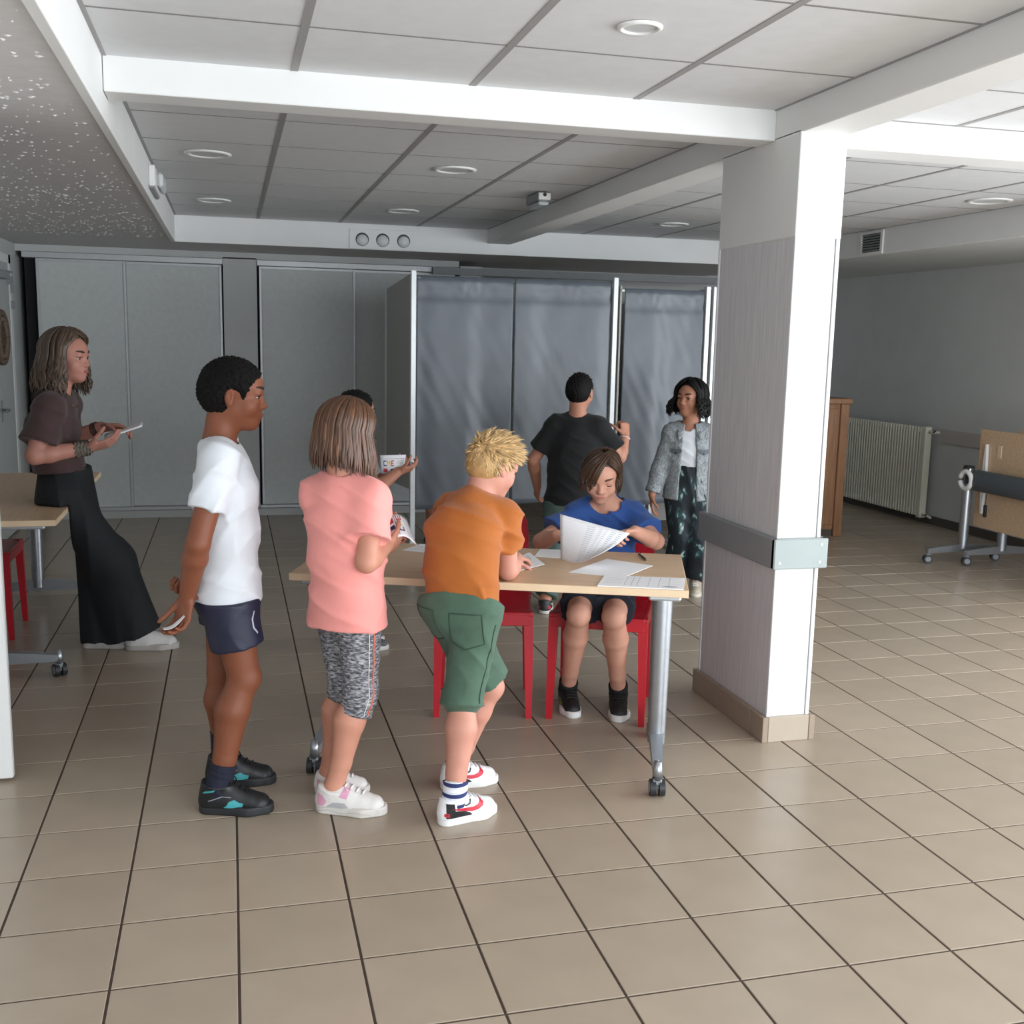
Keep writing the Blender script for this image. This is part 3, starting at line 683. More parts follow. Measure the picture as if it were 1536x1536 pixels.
def wrinkle(amp, freq, dirs):
    D = [nrm(d)*freq*q for d, q in zip(dirs, (1, .8, 1.9))]; L0 = [nrm(A_(.3, .9, .5))*9, nrm(A_(.8, -.2, .6))*11]
    def fn(P):
        m = .55+.45*np.sin(P@L0[0]+2*np.sin(P@L0[1])); u = P@D[0]*.9+1.8*np.sin(P@D[1]*.35+1); v = P@D[1]*.8+1.6*np.sin(P@D[0]*.4)
        a = 1.15*(1-np.abs(np.sin(u)))**1.6-.35; b = 1.15*(1-np.abs(np.sin(v+.7)))**1.6-.35; c = np.sin(P@D[2]+2*a)
        return -amp*(a*m*2.2+b*(1.1-m)*1.7+.18*c)
    return fn
def wrinkle_old(amp, freq, dirs):
    D = [nrm(d)*freq*q for d, q in zip(dirs, (1, 1.7, 2.6))]
    def fn(P):
        a = np.sin(P@D[0]+1.7*np.sin(P@D[1]*.6)); b = np.sin(P@D[1]+1.3*np.sin(P@D[2]*.5)+2); c = np.sin(P@D[2]+a)
        return amp*(.5*a+.3*b+.2*c)
    return fn
def decal(name, f, poly, org, ex, ey, out, m, parent, base, off=.0012, step=.004, reach=.06):
    """flat shape (poly in the plane org + x*ex + y*ey) laid onto the surface of field f"""
    poly = np.asarray(poly, float); bm = bmesh.new(); vs = [bm.verts.new((x, y, 0)) for x, y in poly]; bm.faces.new(vs)
    bmesh.ops.triangulate(bm, faces=bm.faces)
    for _ in range(3):
        e = [e for e in bm.edges if e.calc_length() > step]
        if not e: break
        bmesh.ops.subdivide_edges(bm, edges=e, cuts=1); bmesh.ops.triangulate(bm, faces=[q for q in bm.faces if len(q.verts) > 3])
    P = np.array([v.co[:] for v in bm.verts]); W = A_(org)+P[:, :1]*A_(ex)+P[:, 1:2]*A_(ey); Q = f.surf(W, out, reach)+nrm(out)*off
    good = np.abs(f.at(Q-nrm(out)*off)) < .0015; good &= np.linalg.norm(Q-W, axis=1) < reach*1.6
    bm.verts.index_update(); F = [[v.index for v in q.verts] for q in bm.faces if all(good[v.index] for v in q.verts)]; bm.free()
    par = list(range(len(P)))                    # keep the largest connected patch
    def root(i):
        while par[i] != i: par[i] = par[par[i]]; i = par[i]
        return i
    for q in F:
        for v in q[1:]: par[root(v)] = root(q[0])
    cnt = {}
    for q in F: cnt[root(q[0])] = cnt.get(root(q[0]), 0)+1
    if cnt: best = max(cnt, key=cnt.get); F = [q for q in F if root(q[0]) == best]
    used = sorted({v for q in F for v in q}); ix = {v: i for i, v in enumerate(used)}
    me = bpy.data.meshes.new(name); me.from_pydata((Q[used]-A_(base)).tolist(), [], [[ix[v] for v in q] for q in F])
    o = link_mesh(name, me, m, parent, True); return o
def inflate(paths, parent, name, m, base, nseg=8): V, F = tubes(paths, nseg); return mesh_obj(name, V, F, m, parent, base)

# ================================================================== PEOPLE
class Head:
    def __init__(s, c, f, up, h):
        s.c, s.h = A_(c), h; s.f = nrm(f); s.r = nrm(np.cross(s.f, A_(up))); s.u = np.cross(s.r, s.f)
    def p(s, r, f, u): return s.c+s.h*(s.r*r+s.f*f+s.u*u)
    def v(s, r, f, u): return s.r*r+s.f*f+s.u*u
    @property
    def ax(s): return (s.r, s.f, s.u)
def add_head(F, H, sp):
    h = H.h; k = .03*h/.2
    F.ell(H.p(0, -.04, .13), A_(.345, .43, .37)*h, H.ax, k)
    F.cone(H.p(0, .12, .14), H.p(0, .20, -.33), .285*h, .165*h, k, H.r, .25*h, .17*h)
    F.ell(H.p(0, .08, -.22), A_(.26, .27, .19)*h, H.ax, k)
    F.ell(H.p(0, .285, -.40), A_(.105, .095, .085)*h, H.ax, .025*h/.2)
    for q in (-1, 1): F.ell(H.p(q*.165, .245, -.14), A_(.13, .12, .13)*h, H.ax, .02)
    F.cone(H.p(-.16, .335, .10), H.p(.16, .335, .10), .062*h, .062*h, .014)
    for q in (-1, 1): F.ell(H.p(q*.155, .425, .015), A_(.085, .06, .05)*h, H.ax, .012, True)
    F.cone(H.p(0, .365, .05), H.p(0, .435, -.11), .034*h, .048*h, .012)
    F.ell(H.p(0, .440, -.128), A_(.055, .050, .042)*h, H.ax, .008)
    for q in (-1, 1): F.ell(H.p(q*.052, .405, -.142), A_(.038, .045, .033)*h, H.ax, .007)
    F.ell(H.p(0, .355, -.255), A_(.13, .075, .085)*h, H.ax, .012)
    for q in (-1, 1):
        F.ell(H.p(q*.155, .338, .055), A_(.088, .058, .030)*h, H.ax, .006); F.ell(H.p(q*.155, .34, -.045), A_(.08, .05, .025)*h, H.ax, .006)
        ex = (H.v(1, -.35*q, 0), H.v(.35*q, 1, 0), H.u); e = H.p(q*.365, -.05, -.02)
        F.ell(e, A_(.032, .075, .13)*h, ex, .006); F.ell(H.p(q*.405, -.03, 0), A_(.025, .042, .075)*h, ex, .006, True); F.ell(H.p(q*.36, -.03, -.13), A_(.03, .04, .04)*h, ex, .005)
def add_hand(F, wr, d, n, L, curl=(.5, .5, .5, .5), thumb=1.0, side=None, spread=.06, right=True, tc=.4, ts=1.0):
    """five-fingered hand: wrist, direction of the fingers, direction the palm faces"""
    d = nrm(d); n = nrm(A_(n)-d*np.dot(A_(n), d)); s = np.cross(d, n)*(1 if right else -1)*thumb    # s: thumb side
    kn = A_(wr)+d*.50*L
    F.cone(A_(wr)-d*.05*L, A_(wr)+d*.14*L, .15*L, .19*L, .006, s, .12*L, .10*L)
    F.cone(A_(wr)+d*.12*L, kn-d*.03*L, .20*L, .225*L, .006, s, .10*L, .075*L)
    for i, (o, ln) in enumerate(((.17, .42), (.056, .47), (-.056, .44), (-.165, .35))):
        p = kn+s*o*L-d*(.03*L if i in (0, 3) else 0); a = spread*(1.5-i); dd = nrm(d+s*a); c = curl[i]; th = 0; r = .050*L if i < 3 else .043*L
        for seg, fr in ((0, .46), (1, .30), (2, .24)):
            th += c*(.9 if seg == 0 else 1.15); v = dd*math.cos(th)+n*math.sin(th); q = p+v*ln*fr*L; F.cone(p, q, r, r*.92, .0035); p = q; r *= .92
    p = A_(wr)+d*.14*L+s*.16*L; v = nrm(d*.62+s*.72*ts+n*.25); q = p+v*.26*L; F.cone(p, q, .075*L, .055*L, .006)
    v2 = nrm(v+n*tc+d*.35-s*.2*tc); w = q+v2*.20*L; F.cone(q, w, .054*L, .049*L, .004); v3 = nrm(v2+n*tc*.7+d*.2); F.cone(w, w+v3*.12*L, .049*L, .042*L, .004)
def torso(F, J, s, o=0.0, k=.03, hem=None, wide=1.0, belly=0.0, hemw=1.0):
    pel, N = J['pel'], J['neck']; rs, rp = nrm(J['shR']-J['shL']), nrm(J['hipR']-J['hipL']); b = J.get('bend', A_(0, 0, 0)); mid = nrm(rs+rp)
    w1, ch, tp_ = lerp(pel, N, .36)+b*.7, lerp(pel, N, .66)+b, lerp(pel, N, .86)+b*.5; dn = nrm(pel-w1)
    P = [pel+dn*.02*s, w1, ch, tp_]; R = [.126*s*wide+o, (.112*s+belly)*wide+o, .124*s*wide+o, .095*s+o]; B = [.092*s+o, .078*s+belly+o, .084*s+o, .058*s+o]; SD = [rp, mid, rs]
    if hem is not None: P = [hem]+P; R = [R[0]*hemw]+R; B = [B[0]*hemw]+B; SD = [rp]+SD
    for i in range(len(P)-1): F.cone(P[i], P[i+1], R[i], R[i+1], k, SD[i], B[i], B[i+1], 1 if (hem is not None and i == 0) else 0)
    for q in ('shR', 'shL'):
        S_ = lerp(N, J[q], .80)-UP*.012*s; F.cone(tp_, S_, .058*s+o, .044*s+o*.8, k*.8); F.cone(N+UP*.006, S_, .034*s+o*.5, .036*s+o*.7, k)
LIMB = lambda s: dict(ua=(.041*s, .035*s), fa=(.037*s, .025*s), th=(.070*s, .049*s), ca=(.053*s, .033*s))
def add_arm(F, J, q, s, o=0, frac=1.0, flare=0, k=.012, fl=0):
    r = LIMB(s)['ua']; sh, el = J['sh'+q], J['el'+q]
    n_ = J['neck']; sh = lerp(n_, sh, .86)-UP*.016*s; F.cone(sh, lerp(sh, el, frac), r[0]+o*.6, r[0]+(r[1]-r[0])*frac+o+flare, k, flat=fl)
def add_forearm(F, J, q, s, o=0, frac=1.0, fl=0, flare=0):
    r = LIMB(s)['fa']; el, wr = J['el'+q], J['wr'+q]; m = lerp(el, wr, .28); F.cone(el, m, LIMB(s)['ua'][1]+o, r[0]+o, .012); F.cone(m, lerp(m, wr, frac), r[0]+o, r[0]+(r[1]-r[0])*frac+o+flare, .012, flat=fl)
def add_leg(F, J, q, s):
    L = LIMB(s); hip, kn, an = J['hip'+q], J['kn'+q], J['an'+q]; back = nrm(np.cross(np.cross(kn-hip, an-kn)+1e-6, an-kn)) if np.linalg.norm(np.cross(nrm(kn-hip), nrm(an-kn))) > .12 else -J['fwd']
    if np.dot(back, J['fwd']) > 0: back = -back
    F.cone(hip, kn, L['th'][0], L['th'][1], .02); c = lerp(kn, an, .3)+back*.012*s; F.ell(kn+J['fwd']*.012*s-UP*.004, .040*s, None, .02)
    F.cone(kn, c, L['th'][1]*.92, L['ca'][0], .015); F.cone(c, lerp(kn, an, .75), L['ca'][0], L['ca'][1]*1.1, .015); F.cone(lerp(kn, an, .75), an, L['ca'][1]*1.1, L['ca'][1], .01)
def shoe_frame(h, t): d = A_(t)-A_(h); L = np.linalg.norm(d); d = d/L; return A_(h), d, nrm(np.cross(UP, d)), L
def shoe(person, base, h, t, cols, style='trainer', vox=.0035, inner=1, extra=None, pitch=0.0, roll=0.0):
    """shoe from heel point to toe point; parts: upper, sole, laces, panels"""
    h, d, sd, L = shoe_frame(h, t); up = UP
    if pitch or roll:
        R = Matrix.Rotation(pitch, 3, Vector(sd)) @ Matrix.Rotation(roll, 3, Vector(d)); d = np.array(R @ Vector(d)); sd = np.array(R @ Vector(sd)); up = np.array(R @ Vector(up))
    P = lambda a, b, c: h+d*a*L+sd*b*L+up*c*L
    S = Field(); S.cone(P(.145, 0, .05), P(.66, -.02*inner, .05), .145*L, .185*L, .02, sd, .4*L, .4*L).cone(P(.66, -.02*inner, .05), P(.84, 0, .05), .185*L, .15*L, .02, sd, .4*L, .4*L)
    S.cut(P(.5, 0, .0), -up, .004); S.cut(P(.5, 0, .125), up, .006)
    root = field_obj('shoe', S, vox, cols['sole'], person, base)
    Uf = Field(); Uf.cone(P(.15, 0, .12), P(.42, 0, .13), .125*L, .15*L, .03, sd, .26*L, .22*L).cone(P(.42, 0, .13), P(.80, -.01*inner, .11), .155*L, .155*L, .03, sd, .20*L, .145*L)
    top = .40 if style == 'high' else .33
    Uf.cone(P(.18, 0, .15), P(.235, 0, top), .15*L, .188*L, .02, sd, .18*L, .200*L, 2)
    Uf.cone(P(.33, 0, top+.0), P(.66, 0, .19), .085*L, .09*L, .03, sd, .06*L, .05*L)
    Uf.cut(P(.5, 0, .095), -up, .003)
    field_obj('upper', Uf, vox, cols['upper'], root, base)
    if 'lace' in cols:
        lp = []
        for i in range(4):
            a = .40+.075*i; c = top-.03-.045*i
            q = np.array([P(a+.012*math.sin(x*9), x, c) for x in np.linspace(-.085, .085, 7)]); q = Uf.surf(q, up+d*.35, .06)+up*.0022; lp.append((q, .0032, 1, up))
        a, c = .40, top-.02
        for sg in (-1, 1): lp.append((np.array([P(a+.01, 0, c+.035)+sd*L*sg*(.12*math.sin(x))+up*L*(.05*math.sin(x*1.0)-.05*x*.5)+d*L*.03*x for x in np.linspace(0, 2.4, 9)]), .0022, 1, up))
        inflate(lp, root, 'laces', cols['lace'], base, 6)
    for pn, poly, m, sides in (extra or []):
        for sg in sides: decal(pn, Uf if not pn.startswith('sole') else S, poly, P(0, 0, 0), d*L, up*L, sd*sg, m, root, base, .0011, .006, .12)
    return Uf
def neck_hole(F, J, s, r=.052, drop=.0):
    up = nrm(J['headc']-J['neck']); F.cone(J['neck']-up*(.012+drop)*s, J['neck']+up*.12*s, r*s, r*s*1.25, .006, sub=True)
def add_eyes(person, base, H, iris, lid=0.0, brow='3a2a20', skin=None, BF=None):
    hit = lambda pts, off=0.0: BF.surf(np.atleast_2d(pts), H.f, .25*H.h)+H.f*off*H.h
    mw = mat('eye_white', 'b9b0aa', .3, .02); mi = mat('iris_'+iris, iris, .2, .1, 200); mp = mat('eye_pupil', '0a0a0a', .15, .02)
    for q in (-1, 1):
        s0 = hit(H.p(q*.155, .2, .012))[0]; sf = (s0-H.c)@H.f/H.h; c = H.p(q*.155, sf-.034, .012); e = Field().ell(c, A_(.066, .048, .036)*H.h, H.ax); o = field_obj('eye', e, .0022, mw, person, base)
        g = Field().ell(H.p(q*.158, sf+.004, .012), A_(.033, .017, .032)*H.h, H.ax); field_obj('iris', g, .0014, mi, o, base); g = Field().ell(H.p(q*.159, sf+.0185, .012), A_(.015, .006, .015)*H.h, H.ax); field_obj('pupil', g, .001, mp, o, base)
        x = np.linspace(-.07, .07, 9)
        if not lid > .6: inflate([(hit(np.array([H.p(q*.155+a, .2, .044-a*a*6) for a in x]), .004), .0019*np.array([.3, .8, 1, 1.1, 1.2, 1.1, 1, .8, .3]), .8, H.u)], person, 'lashes', mat('lashes', '1c1512', .6, .05), base, 5)
        if lid > 0 and skin is not None:
            g = Field().ell(H.p(q*.155, sf-.032, .012), A_(.074, .060 if lid > .6 else .053, .042)*H.h, H.ax).cut(H.p(q*.155, .33, .048-.075*lid), -H.u, .002); field_obj('eyelid', g, .0022, skin, person, base)
            x = np.linspace(-.062, .062, 7); inflate([(np.array([H.p(q*.155+a, sf+.018-a*a*5, .048-.075*lid+(-.006+a*a*4)*lid) for a in x]), .0019, 1, H.u)], person, 'lashes', mat('lashes', '241a16', .6, .05), base, 5)
        x = np.linspace(0, 1, 9); path = hit(np.array([H.p(q*(.075+.17*t), .2, .132+.022*math.sin(t*2.2)) for t in x]), .004)
        inflate([(path, .0050*np.array([.6, .9, 1, 1, 1, .9, .8, .6, .25])*H.h/.2, .45, H.f)], person, 'eyebrow', mat('brow_'+brow, brow, .7, .2, 150), base, 6)
def add_lips(person, base, H, col, BF):
    F = Field(); h = H.h; sf = lambda u: (BF.surf(np.atleast_2d(H.p(0, .2, u)), H.f, .25*h)[0]-H.c)@H.f/h; f1, f2 = sf(-.243), sf(-.278)
    F.ell(H.p(0, f1-.012, -.245), A_(.092, .026, .020)*h, H.ax, .004); F.ell(H.p(0, f2-.010, -.279), A_(.080, .028, .022)*h, H.ax, .003)
    field_obj('lips', F, .002, mat('lips_'+col, col, .45, .06, 60, sss=.1), person, base)
# ---- hair
def hair_cap(H, o=.035, front=.26, brow_u=.30, nape=-.30, side_u=.0, k=.03):
    F = Field(); h = H.h; F.ell(H.p(0, -.045, .135), A_(.345+o, .43+o, .372+o)*h, H.ax, k); F.ell(H.p(0, -.20, -.03), A_(.29+o, .26+o, .30)*h, H.ax, k)
    F.ell(H.p(0, .46, brow_u-.42), A_(.50, .36, .42)*h, H.ax, .012, True)                     # face opening
    for q in (-1, 1): F.ell(H.p(q*.42, .02, side_u-.20), A_(.16, .17, .26)*h, H.ax, .012, True)
    F.cut(H.p(0, 0, nape), -H.u+H.f*.25, .01); return F
def locks_long(H, n, tip, opening, part=.0, wave=.0, flare=.03, o=.05, seed=1, r=.028, twist=9.0, tipvar=.08, back_tip=None, grow=0.0, down=None, phi_rng=(-180, 180)):
    g = np.random.default_rng(seed); out = []; dn = nrm(down) if down is not None else -H.u
    for i in range(n):
        p0 = math.radians(g.uniform(*phi_rng)); side = 1 if p0 >= 0 else -1; p1 = side*max(abs(p0), math.radians(opening)+g.random()*.25); layer = o*(.45+.75*g.random())
        tp_ = tip+g.normal()*tipvar*.6; 
        if back_tip is not None: tp_ += (back_tip-tip)*max(0, -math.cos(p1))
        ph = g.random()*6.28; pts = []; ths = np.linspace(math.radians(6+20*g.random()), math.radians(98), 8)
        for j, th in enumerate(ths):
            t = j/7; p = p0+(p1-p0)*min(1, t*1.3); c = H.p(part*(1-t), -.045, .135); pts.append(c+H.h*(H.r*(math.sin(th)*math.sin(p)*(.345+layer))+H.f*(math.sin(th)*math.cos(p)*(.43+layer))+H.u*(math.cos(th)*(.372+layer))))
        q = pts[-1]; ln = ((q-H.c)@H.u/H.h-tp_)*H.h; radial = nrm(H.r*math.sin(p1)+H.f*math.cos(p1))
        m = 9
        for j in range(1, m+1):
            t = j/m; w = wave*H.h*math.sin(t*twist+ph)*min(1, t*2); w2 = wave*H.h*math.cos(t*twist*.9+ph*2)*min(1, t*2)
            pts.append(q+dn*ln*t+radial*(flare*H.h*math.sin(t*2.2)+grow*H.h*t+w*.6)+np.cross(radial, H.u)*w2)
        N_ = len(pts); R = r*H.h*np.concatenate((np.linspace(.5, 1, 6), np.ones(N_-9), (.75, .45, .12)))
        out.append((np.array(pts), R, .42, radial))
    return out
def spikes(H, n, ln, lean, seed=3, r=.022, thmax=100, front_u=.25, jit=.35):
    g = np.random.default_rng(seed); out = []
    while len(out) < n:
        th = math.acos(1-g.random()*(1-math.cos(math.radians(thmax)))); p = g.random()*6.283; v = H.v(math.sin(th)*math.sin(p), math.sin(th)*math.cos(p), math.cos(th))
        a = A_(.345*(v@H.r), .43*(v@H.f), .372*(v@H.u)); q = H.p(a[0], a[1]-.045, a[2]+.135)
        if a[1]-.045 > .12 and a[2]+.135 < front_u: continue
        if abs(a[0]) > .2 and a[1] > -.08 and a[2]+.135 < .05: continue
        top = max(0, v@H.u); d = nrm(v*(.35+.45*top)+H.v(*lean)*(.3+.8*top)-H.u*.75*max(0, .55-top)+g.normal(size=3)*jit*.5); L_ = ln*H.h*(.6+.6*top)*(.7+.6*g.random())
        t = np.linspace(0, 1, 5)[:, None]; pts = q+v*.012*H.h+d*L_*t+(H.v(*lean)*.35-H.u*.12)*L_*t*t
        out.append((pts, r*H.h*np.array([1, 1, .8, .5, .08]), .5, v))
    return out
def hair_obj(person, base, H, capf, paths, m, vox=.004, mcap=None):
    o = field_obj('hair', capf, vox, mcap or m, person, base)
    if paths: V, F = tubes(paths, 6); q = mesh_obj('hair_locks', V, F, m, o, base); q['kind'] = 'stuff'
    return o
def skin_mat(name, col): return mat('skin_'+name, col, .52, .05, 18, .06, 300, sss=.12, spec=.35)
def collar(person, base, J, s, m, r=.056, tilt=.0, off=.0):
    up = nrm(J['headc']-J['neck']); rs = nrm(J['shR']-J['shL']); f = np.cross(up, rs); c = J['neck']+up*(-.010+off)*s+f*.006
    a = np.linspace(0, 2*math.pi, 25); pts = np.array([c+rs*math.cos(t)*r*s*1.05+f*(math.sin(t)*r*s)-up*(math.sin(t)*.014*s) for t in a]); inflate([(pts, .0055*s, 1.6, up)], person, 'collar', m, base, 6)
# joint positions of every person, in metres in the room
JP = {}
JP['white'] = dict(headc=A_(0.019, 1.059, 1.361), neck=A_(-0.030, 1.059, 1.211), pel=A_(-0.017, 1.059, 0.750), elR=A_(-0.098, 0.874, 0.914), wrR=A_(-0.137, 0.959, 0.731), elL=A_(-0.063, 1.249, 0.863), wrL=A_(-0.095, 1.079, 0.757), knR=A_(0.032, 0.984, 0.443), knL=A_(-0.037, 1.139, 0.421), shR=A_(-0.030, 0.909, 1.166), shL=A_(-0.030, 1.209, 1.166), hipR=A_(-0.017, 0.984, 0.730), hipL=A_(-0.017, 1.134, 0.730), fwd=A_(1.000, 0.000, 0.000), heelR=A_(-0.119, 0.971, 0.000), toeR=A_(0.122, 0.920, 0.000), anR=A_(-0.056, 0.957, 0.089), heelL=A_(-0.102, 1.187, 0.000), toeL=A_(0.140, 1.159, 0.000), anL=A_(-0.039, 1.180, 0.088), base=A_(0.010, 1.059, 0.000))
JP['pink'] = dict(headc=A_(0.363, 0.944, 1.242), neck=A_(0.357, 0.935, 1.101), pel=A_(0.365, 0.944, 0.705), elR=A_(0.410, 0.789, 0.856), wrR=A_(0.486, 0.902, 0.884), elL=A_(0.364, 1.165, 0.792), wrL=A_(0.472, 1.054, 0.880), knR=A_(0.402, 0.890, 0.395), knL=A_(0.363, 0.995, 0.398), shR=A_(0.451, 0.842, 1.043), shL=A_(0.264, 1.028, 1.043), hipR=A_(0.398, 0.887, 0.685), hipL=A_(0.332, 1.001, 0.685), fwd=A_(0.866, 0.500, 0.000), heelR=A_(0.255, 0.901, 0.000), toeR=A_(0.484, 0.822, 0.000), anR=A_(0.314, 0.881, 0.087), heelL=A_(0.261, 1.042, 0.000), toeL=A_(0.451, 1.013, 0.000), anL=A_(0.310, 1.034, 0.069), base=A_(0.363, 0.944, 0.000))
JP['orange'] = dict(headc=A_(0.868, 1.027, 1.124), neck=A_(0.810, 0.999, 1.019), pel=A_(0.726, 0.844, 0.715), elR=A_(0.911, 0.955, 0.778), wrR=A_(0.998, 1.166, 0.772), elL=A_(0.805, 1.131, 0.785), wrL=A_(0.939, 1.160, 0.775), knR=A_(0.726, 0.802, 0.385), knL=A_(0.849, 0.929, 0.377), shR=A_(0.906, 0.924, 0.974), shL=A_(0.714, 1.074, 0.974), hipR=A_(0.776, 0.794, 0.695), hipL=A_(0.677, 0.893, 0.695), fwd=A_(0.707, 0.707, 0.000), heelR=A_(0.630, 0.699, 0.000), toeR=A_(0.840, 0.777, 0.000), anR=A_(0.685, 0.719, 0.080), heelL=A_(0.690, 0.974, 0.000), toeL=A_(0.905, 1.011, 0.000), anL=A_(0.746, 0.984, 0.079), base=A_(0.766, 0.865, 0.000))
JP['blue'] = dict(headc=A_(1.493, 1.678, 1.003), neck=A_(1.551, 1.763, 0.877), pel=A_(1.525, 1.720, 0.550), elR=A_(1.253, 1.722, 0.725), wrR=A_(1.268, 1.546, 0.782), elL=A_(1.700, 1.560, 0.743), wrL=A_(1.550, 1.423, 0.813), knR=A_(1.326, 1.419, 0.486), knL=A_(1.457, 1.372, 0.482), shR=A_(1.421, 1.800, 0.832), shL=A_(1.681, 1.726, 0.832), hipR=A_(1.455, 1.747, 0.530), hipL=A_(1.595, 1.693, 0.530), fwd=A_(-0.358, -0.934, 0.000), heelR=A_(1.394, 1.774, 0.000), toeR=A_(1.367, 1.551, 0.000), anR=A_(1.387, 1.716, 0.081), heelL=A_(1.605, 1.682, -0.000), toeL=A_(1.529, 1.470, -0.000), anL=A_(1.585, 1.627, 0.081), base=A_(1.570, 1.820, 0.000))
JP['woman'] = dict(headc=A_(-0.737, 2.987, 1.430), neck=A_(-0.787, 2.981, 1.254), pel=A_(-0.769, 2.983, 0.787), elR=A_(-0.866, 2.771, 0.985), wrR=A_(-0.652, 2.855, 1.012), elL=A_(-0.799, 3.181, 1.013), wrL=A_(-0.610, 3.102, 1.089), knR=A_(-0.580, 2.934, 0.450), knL=A_(-0.672, 3.085, 0.395), shR=A_(-0.810, 2.817, 1.209), shL=A_(-0.764, 3.144, 1.209), hipR=A_(-0.769, 2.898, 0.767), hipL=A_(-0.769, 3.068, 0.767), fwd=A_(1.000, 0.000, 0.000), heelR=A_(-0.522, 2.946, 0.000), toeR=A_(-0.262, 2.933, 0.000), anR=A_(-0.455, 2.943, 0.094), heelL=A_(-0.730, 3.023, 0.000), toeL=A_(-0.478, 2.988, 0.000), anL=A_(-0.664, 3.014, 0.092), base=A_(-0.620, 3.000, 0.000))
JP['denim'] = dict(headc=A_(2.749, 3.625, 1.219), neck=A_(2.752, 3.623, 1.059), pel=A_(2.758, 3.621, 0.655), elR=A_(2.591, 3.674, 0.797), wrR=A_(2.533, 3.656, 0.625), elL=A_(2.927, 3.567, 0.827), wrL=A_(2.936, 3.519, 0.646), knR=A_(2.705, 3.590, 0.366), knL=A_(2.803, 3.546, 0.359), shR=A_(2.632, 3.672, 1.014), shL=A_(2.873, 3.575, 1.014), hipR=A_(2.698, 3.645, 0.635), hipL=A_(2.818, 3.596, 0.635), fwd=A_(-0.375, -0.927, 0.000), heelR=A_(2.732, 3.756, 0.000), toeR=A_(2.672, 3.556, 0.000), anR=A_(2.717, 3.704, 0.075), heelL=A_(2.853, 3.658, 0.000), toeL=A_(2.773, 3.468, 0.000), anL=A_(2.832, 3.608, 0.074), base=A_(2.760, 3.620, 0.000))
JP['black'] = dict(headc=A_(1.952, 3.384, 1.269), neck=A_(1.942, 3.388, 1.123), pel=A_(1.918, 3.396, 0.660), elL=A_(1.713, 3.489, 0.866), wrL=A_(1.775, 3.605, 0.692), elR=A_(2.199, 3.351, 0.894), wrR=A_(2.241, 3.389, 1.011), knR=A_(1.986, 3.394, 0.321), knL=A_(1.838, 3.392, 0.294), shR=A_(2.076, 3.333, 1.078), shL=A_(1.807, 3.442, 1.078), hipR=A_(1.983, 3.370, 0.640), hipL=A_(1.853, 3.422, 0.640), fwd=A_(0.375, 0.927, 0.000), heelR=A_(2.120, 3.280, 0.000), toeR=A_(2.220, 3.480, 0.000), anR=A_(2.146, 3.332, 0.080), heelL=A_(1.727, 3.238, 0.000), toeL=A_(1.807, 3.438, 0.000), anL=A_(1.748, 3.290, 0.078), base=A_(2.050, 3.350, 0.000))
JP['behind'] = dict(headc=A_(0.598, 2.753, 1.189), neck=A_(0.585, 2.754, 1.049), pel=A_(0.578, 2.755, 0.625), elR=A_(0.675, 2.643, 0.822), wrR=A_(0.799, 2.709, 0.901), elL=A_(0.664, 2.926, 0.783), wrL=A_(0.766, 2.874, 0.891), knR=A_(0.585, 2.714, 0.329), knL=A_(0.598, 2.823, 0.311), shR=A_(0.619, 2.628, 1.004), shL=A_(0.552, 2.880, 1.004), hipR=A_(0.594, 2.692, 0.605), hipL=A_(0.561, 2.818, 0.605), fwd=A_(0.966, 0.259, 0.000), heelR=A_(0.550, 2.700, 0.000), toeR=A_(0.760, 2.720, 0.000), anR=A_(0.605, 2.705, 0.076), heelL=A_(0.550, 2.860, 0.000), toeL=A_(0.760, 2.880, 0.000), anL=A_(0.605, 2.865, 0.076), base=A_(0.620, 2.750, 0.000))
JP['booth'] = dict(headc=A_(1.590, 5.380, 1.220), neck=A_(1.580, 5.340, 1.060), pel=A_(1.570, 5.340, 0.680), elR=A_(1.750, 5.390, 0.840), wrR=A_(1.690, 5.540, 0.900), elL=A_(1.410, 5.390, 0.840), wrL=A_(1.510, 5.540, 0.900), knR=A_(1.660, 5.360, 0.380), knL=A_(1.470, 5.340, 0.380), shR=A_(1.708, 5.317, 1.015), shL=A_(1.452, 5.363, 1.015), hipR=A_(1.629, 5.330, 0.660), hipL=A_(1.511, 5.350, 0.660), fwd=A_(0.174, 0.985, 0.000), heelR=A_(1.666, 5.414, 0.000), toeR=A_(1.726, 5.624, 0.000), anR=A_(1.682, 5.469, 0.079), heelL=A_(1.456, 5.424, 0.000), toeL=A_(1.486, 5.634, 0.000), anL=A_(1.464, 5.479, 0.076), base=A_(1.570, 5.340, 0.000))
RAISED = [A_(1.2024, 1.3102, 0.9082), A_(1.4379, 1.1836, 0.8507), A_(1.1944, 1.2604, 0.7440), A_(1.2680, 1.0983, 0.7500)]
LEAF_PINK = [A_(0.4963, 1.0053, 0.9449), A_(0.5759, 1.0408, 0.9463), A_(0.5091, 0.9235, 0.8966), A_(0.5900, 0.9198, 0.8794)]
LEAF_SG = -1
LEAF_BEHIND = [A_(0.7144, 2.7418, 0.9805), A_(0.8405, 2.7227, 0.9850), A_(0.7210, 2.7408, 0.8879), A_(0.8312, 2.7241, 0.8888)]
LEAF2_SG = -1
PAPER_WHITE = [A_(-0.2173, 0.9659, 0.6286), A_(-0.1514, 0.9687, 0.6706), A_(-0.2064, 0.8863, 0.6408), A_(-0.1441, 0.8890, 0.6799)]
PAD = [A_(-0.5890, 3.0634, 1.0563), A_(-0.4152, 3.0834, 1.1170), A_(-0.5797, 2.9147, 1.0504), A_(-0.4076, 2.9350, 1.1092)]
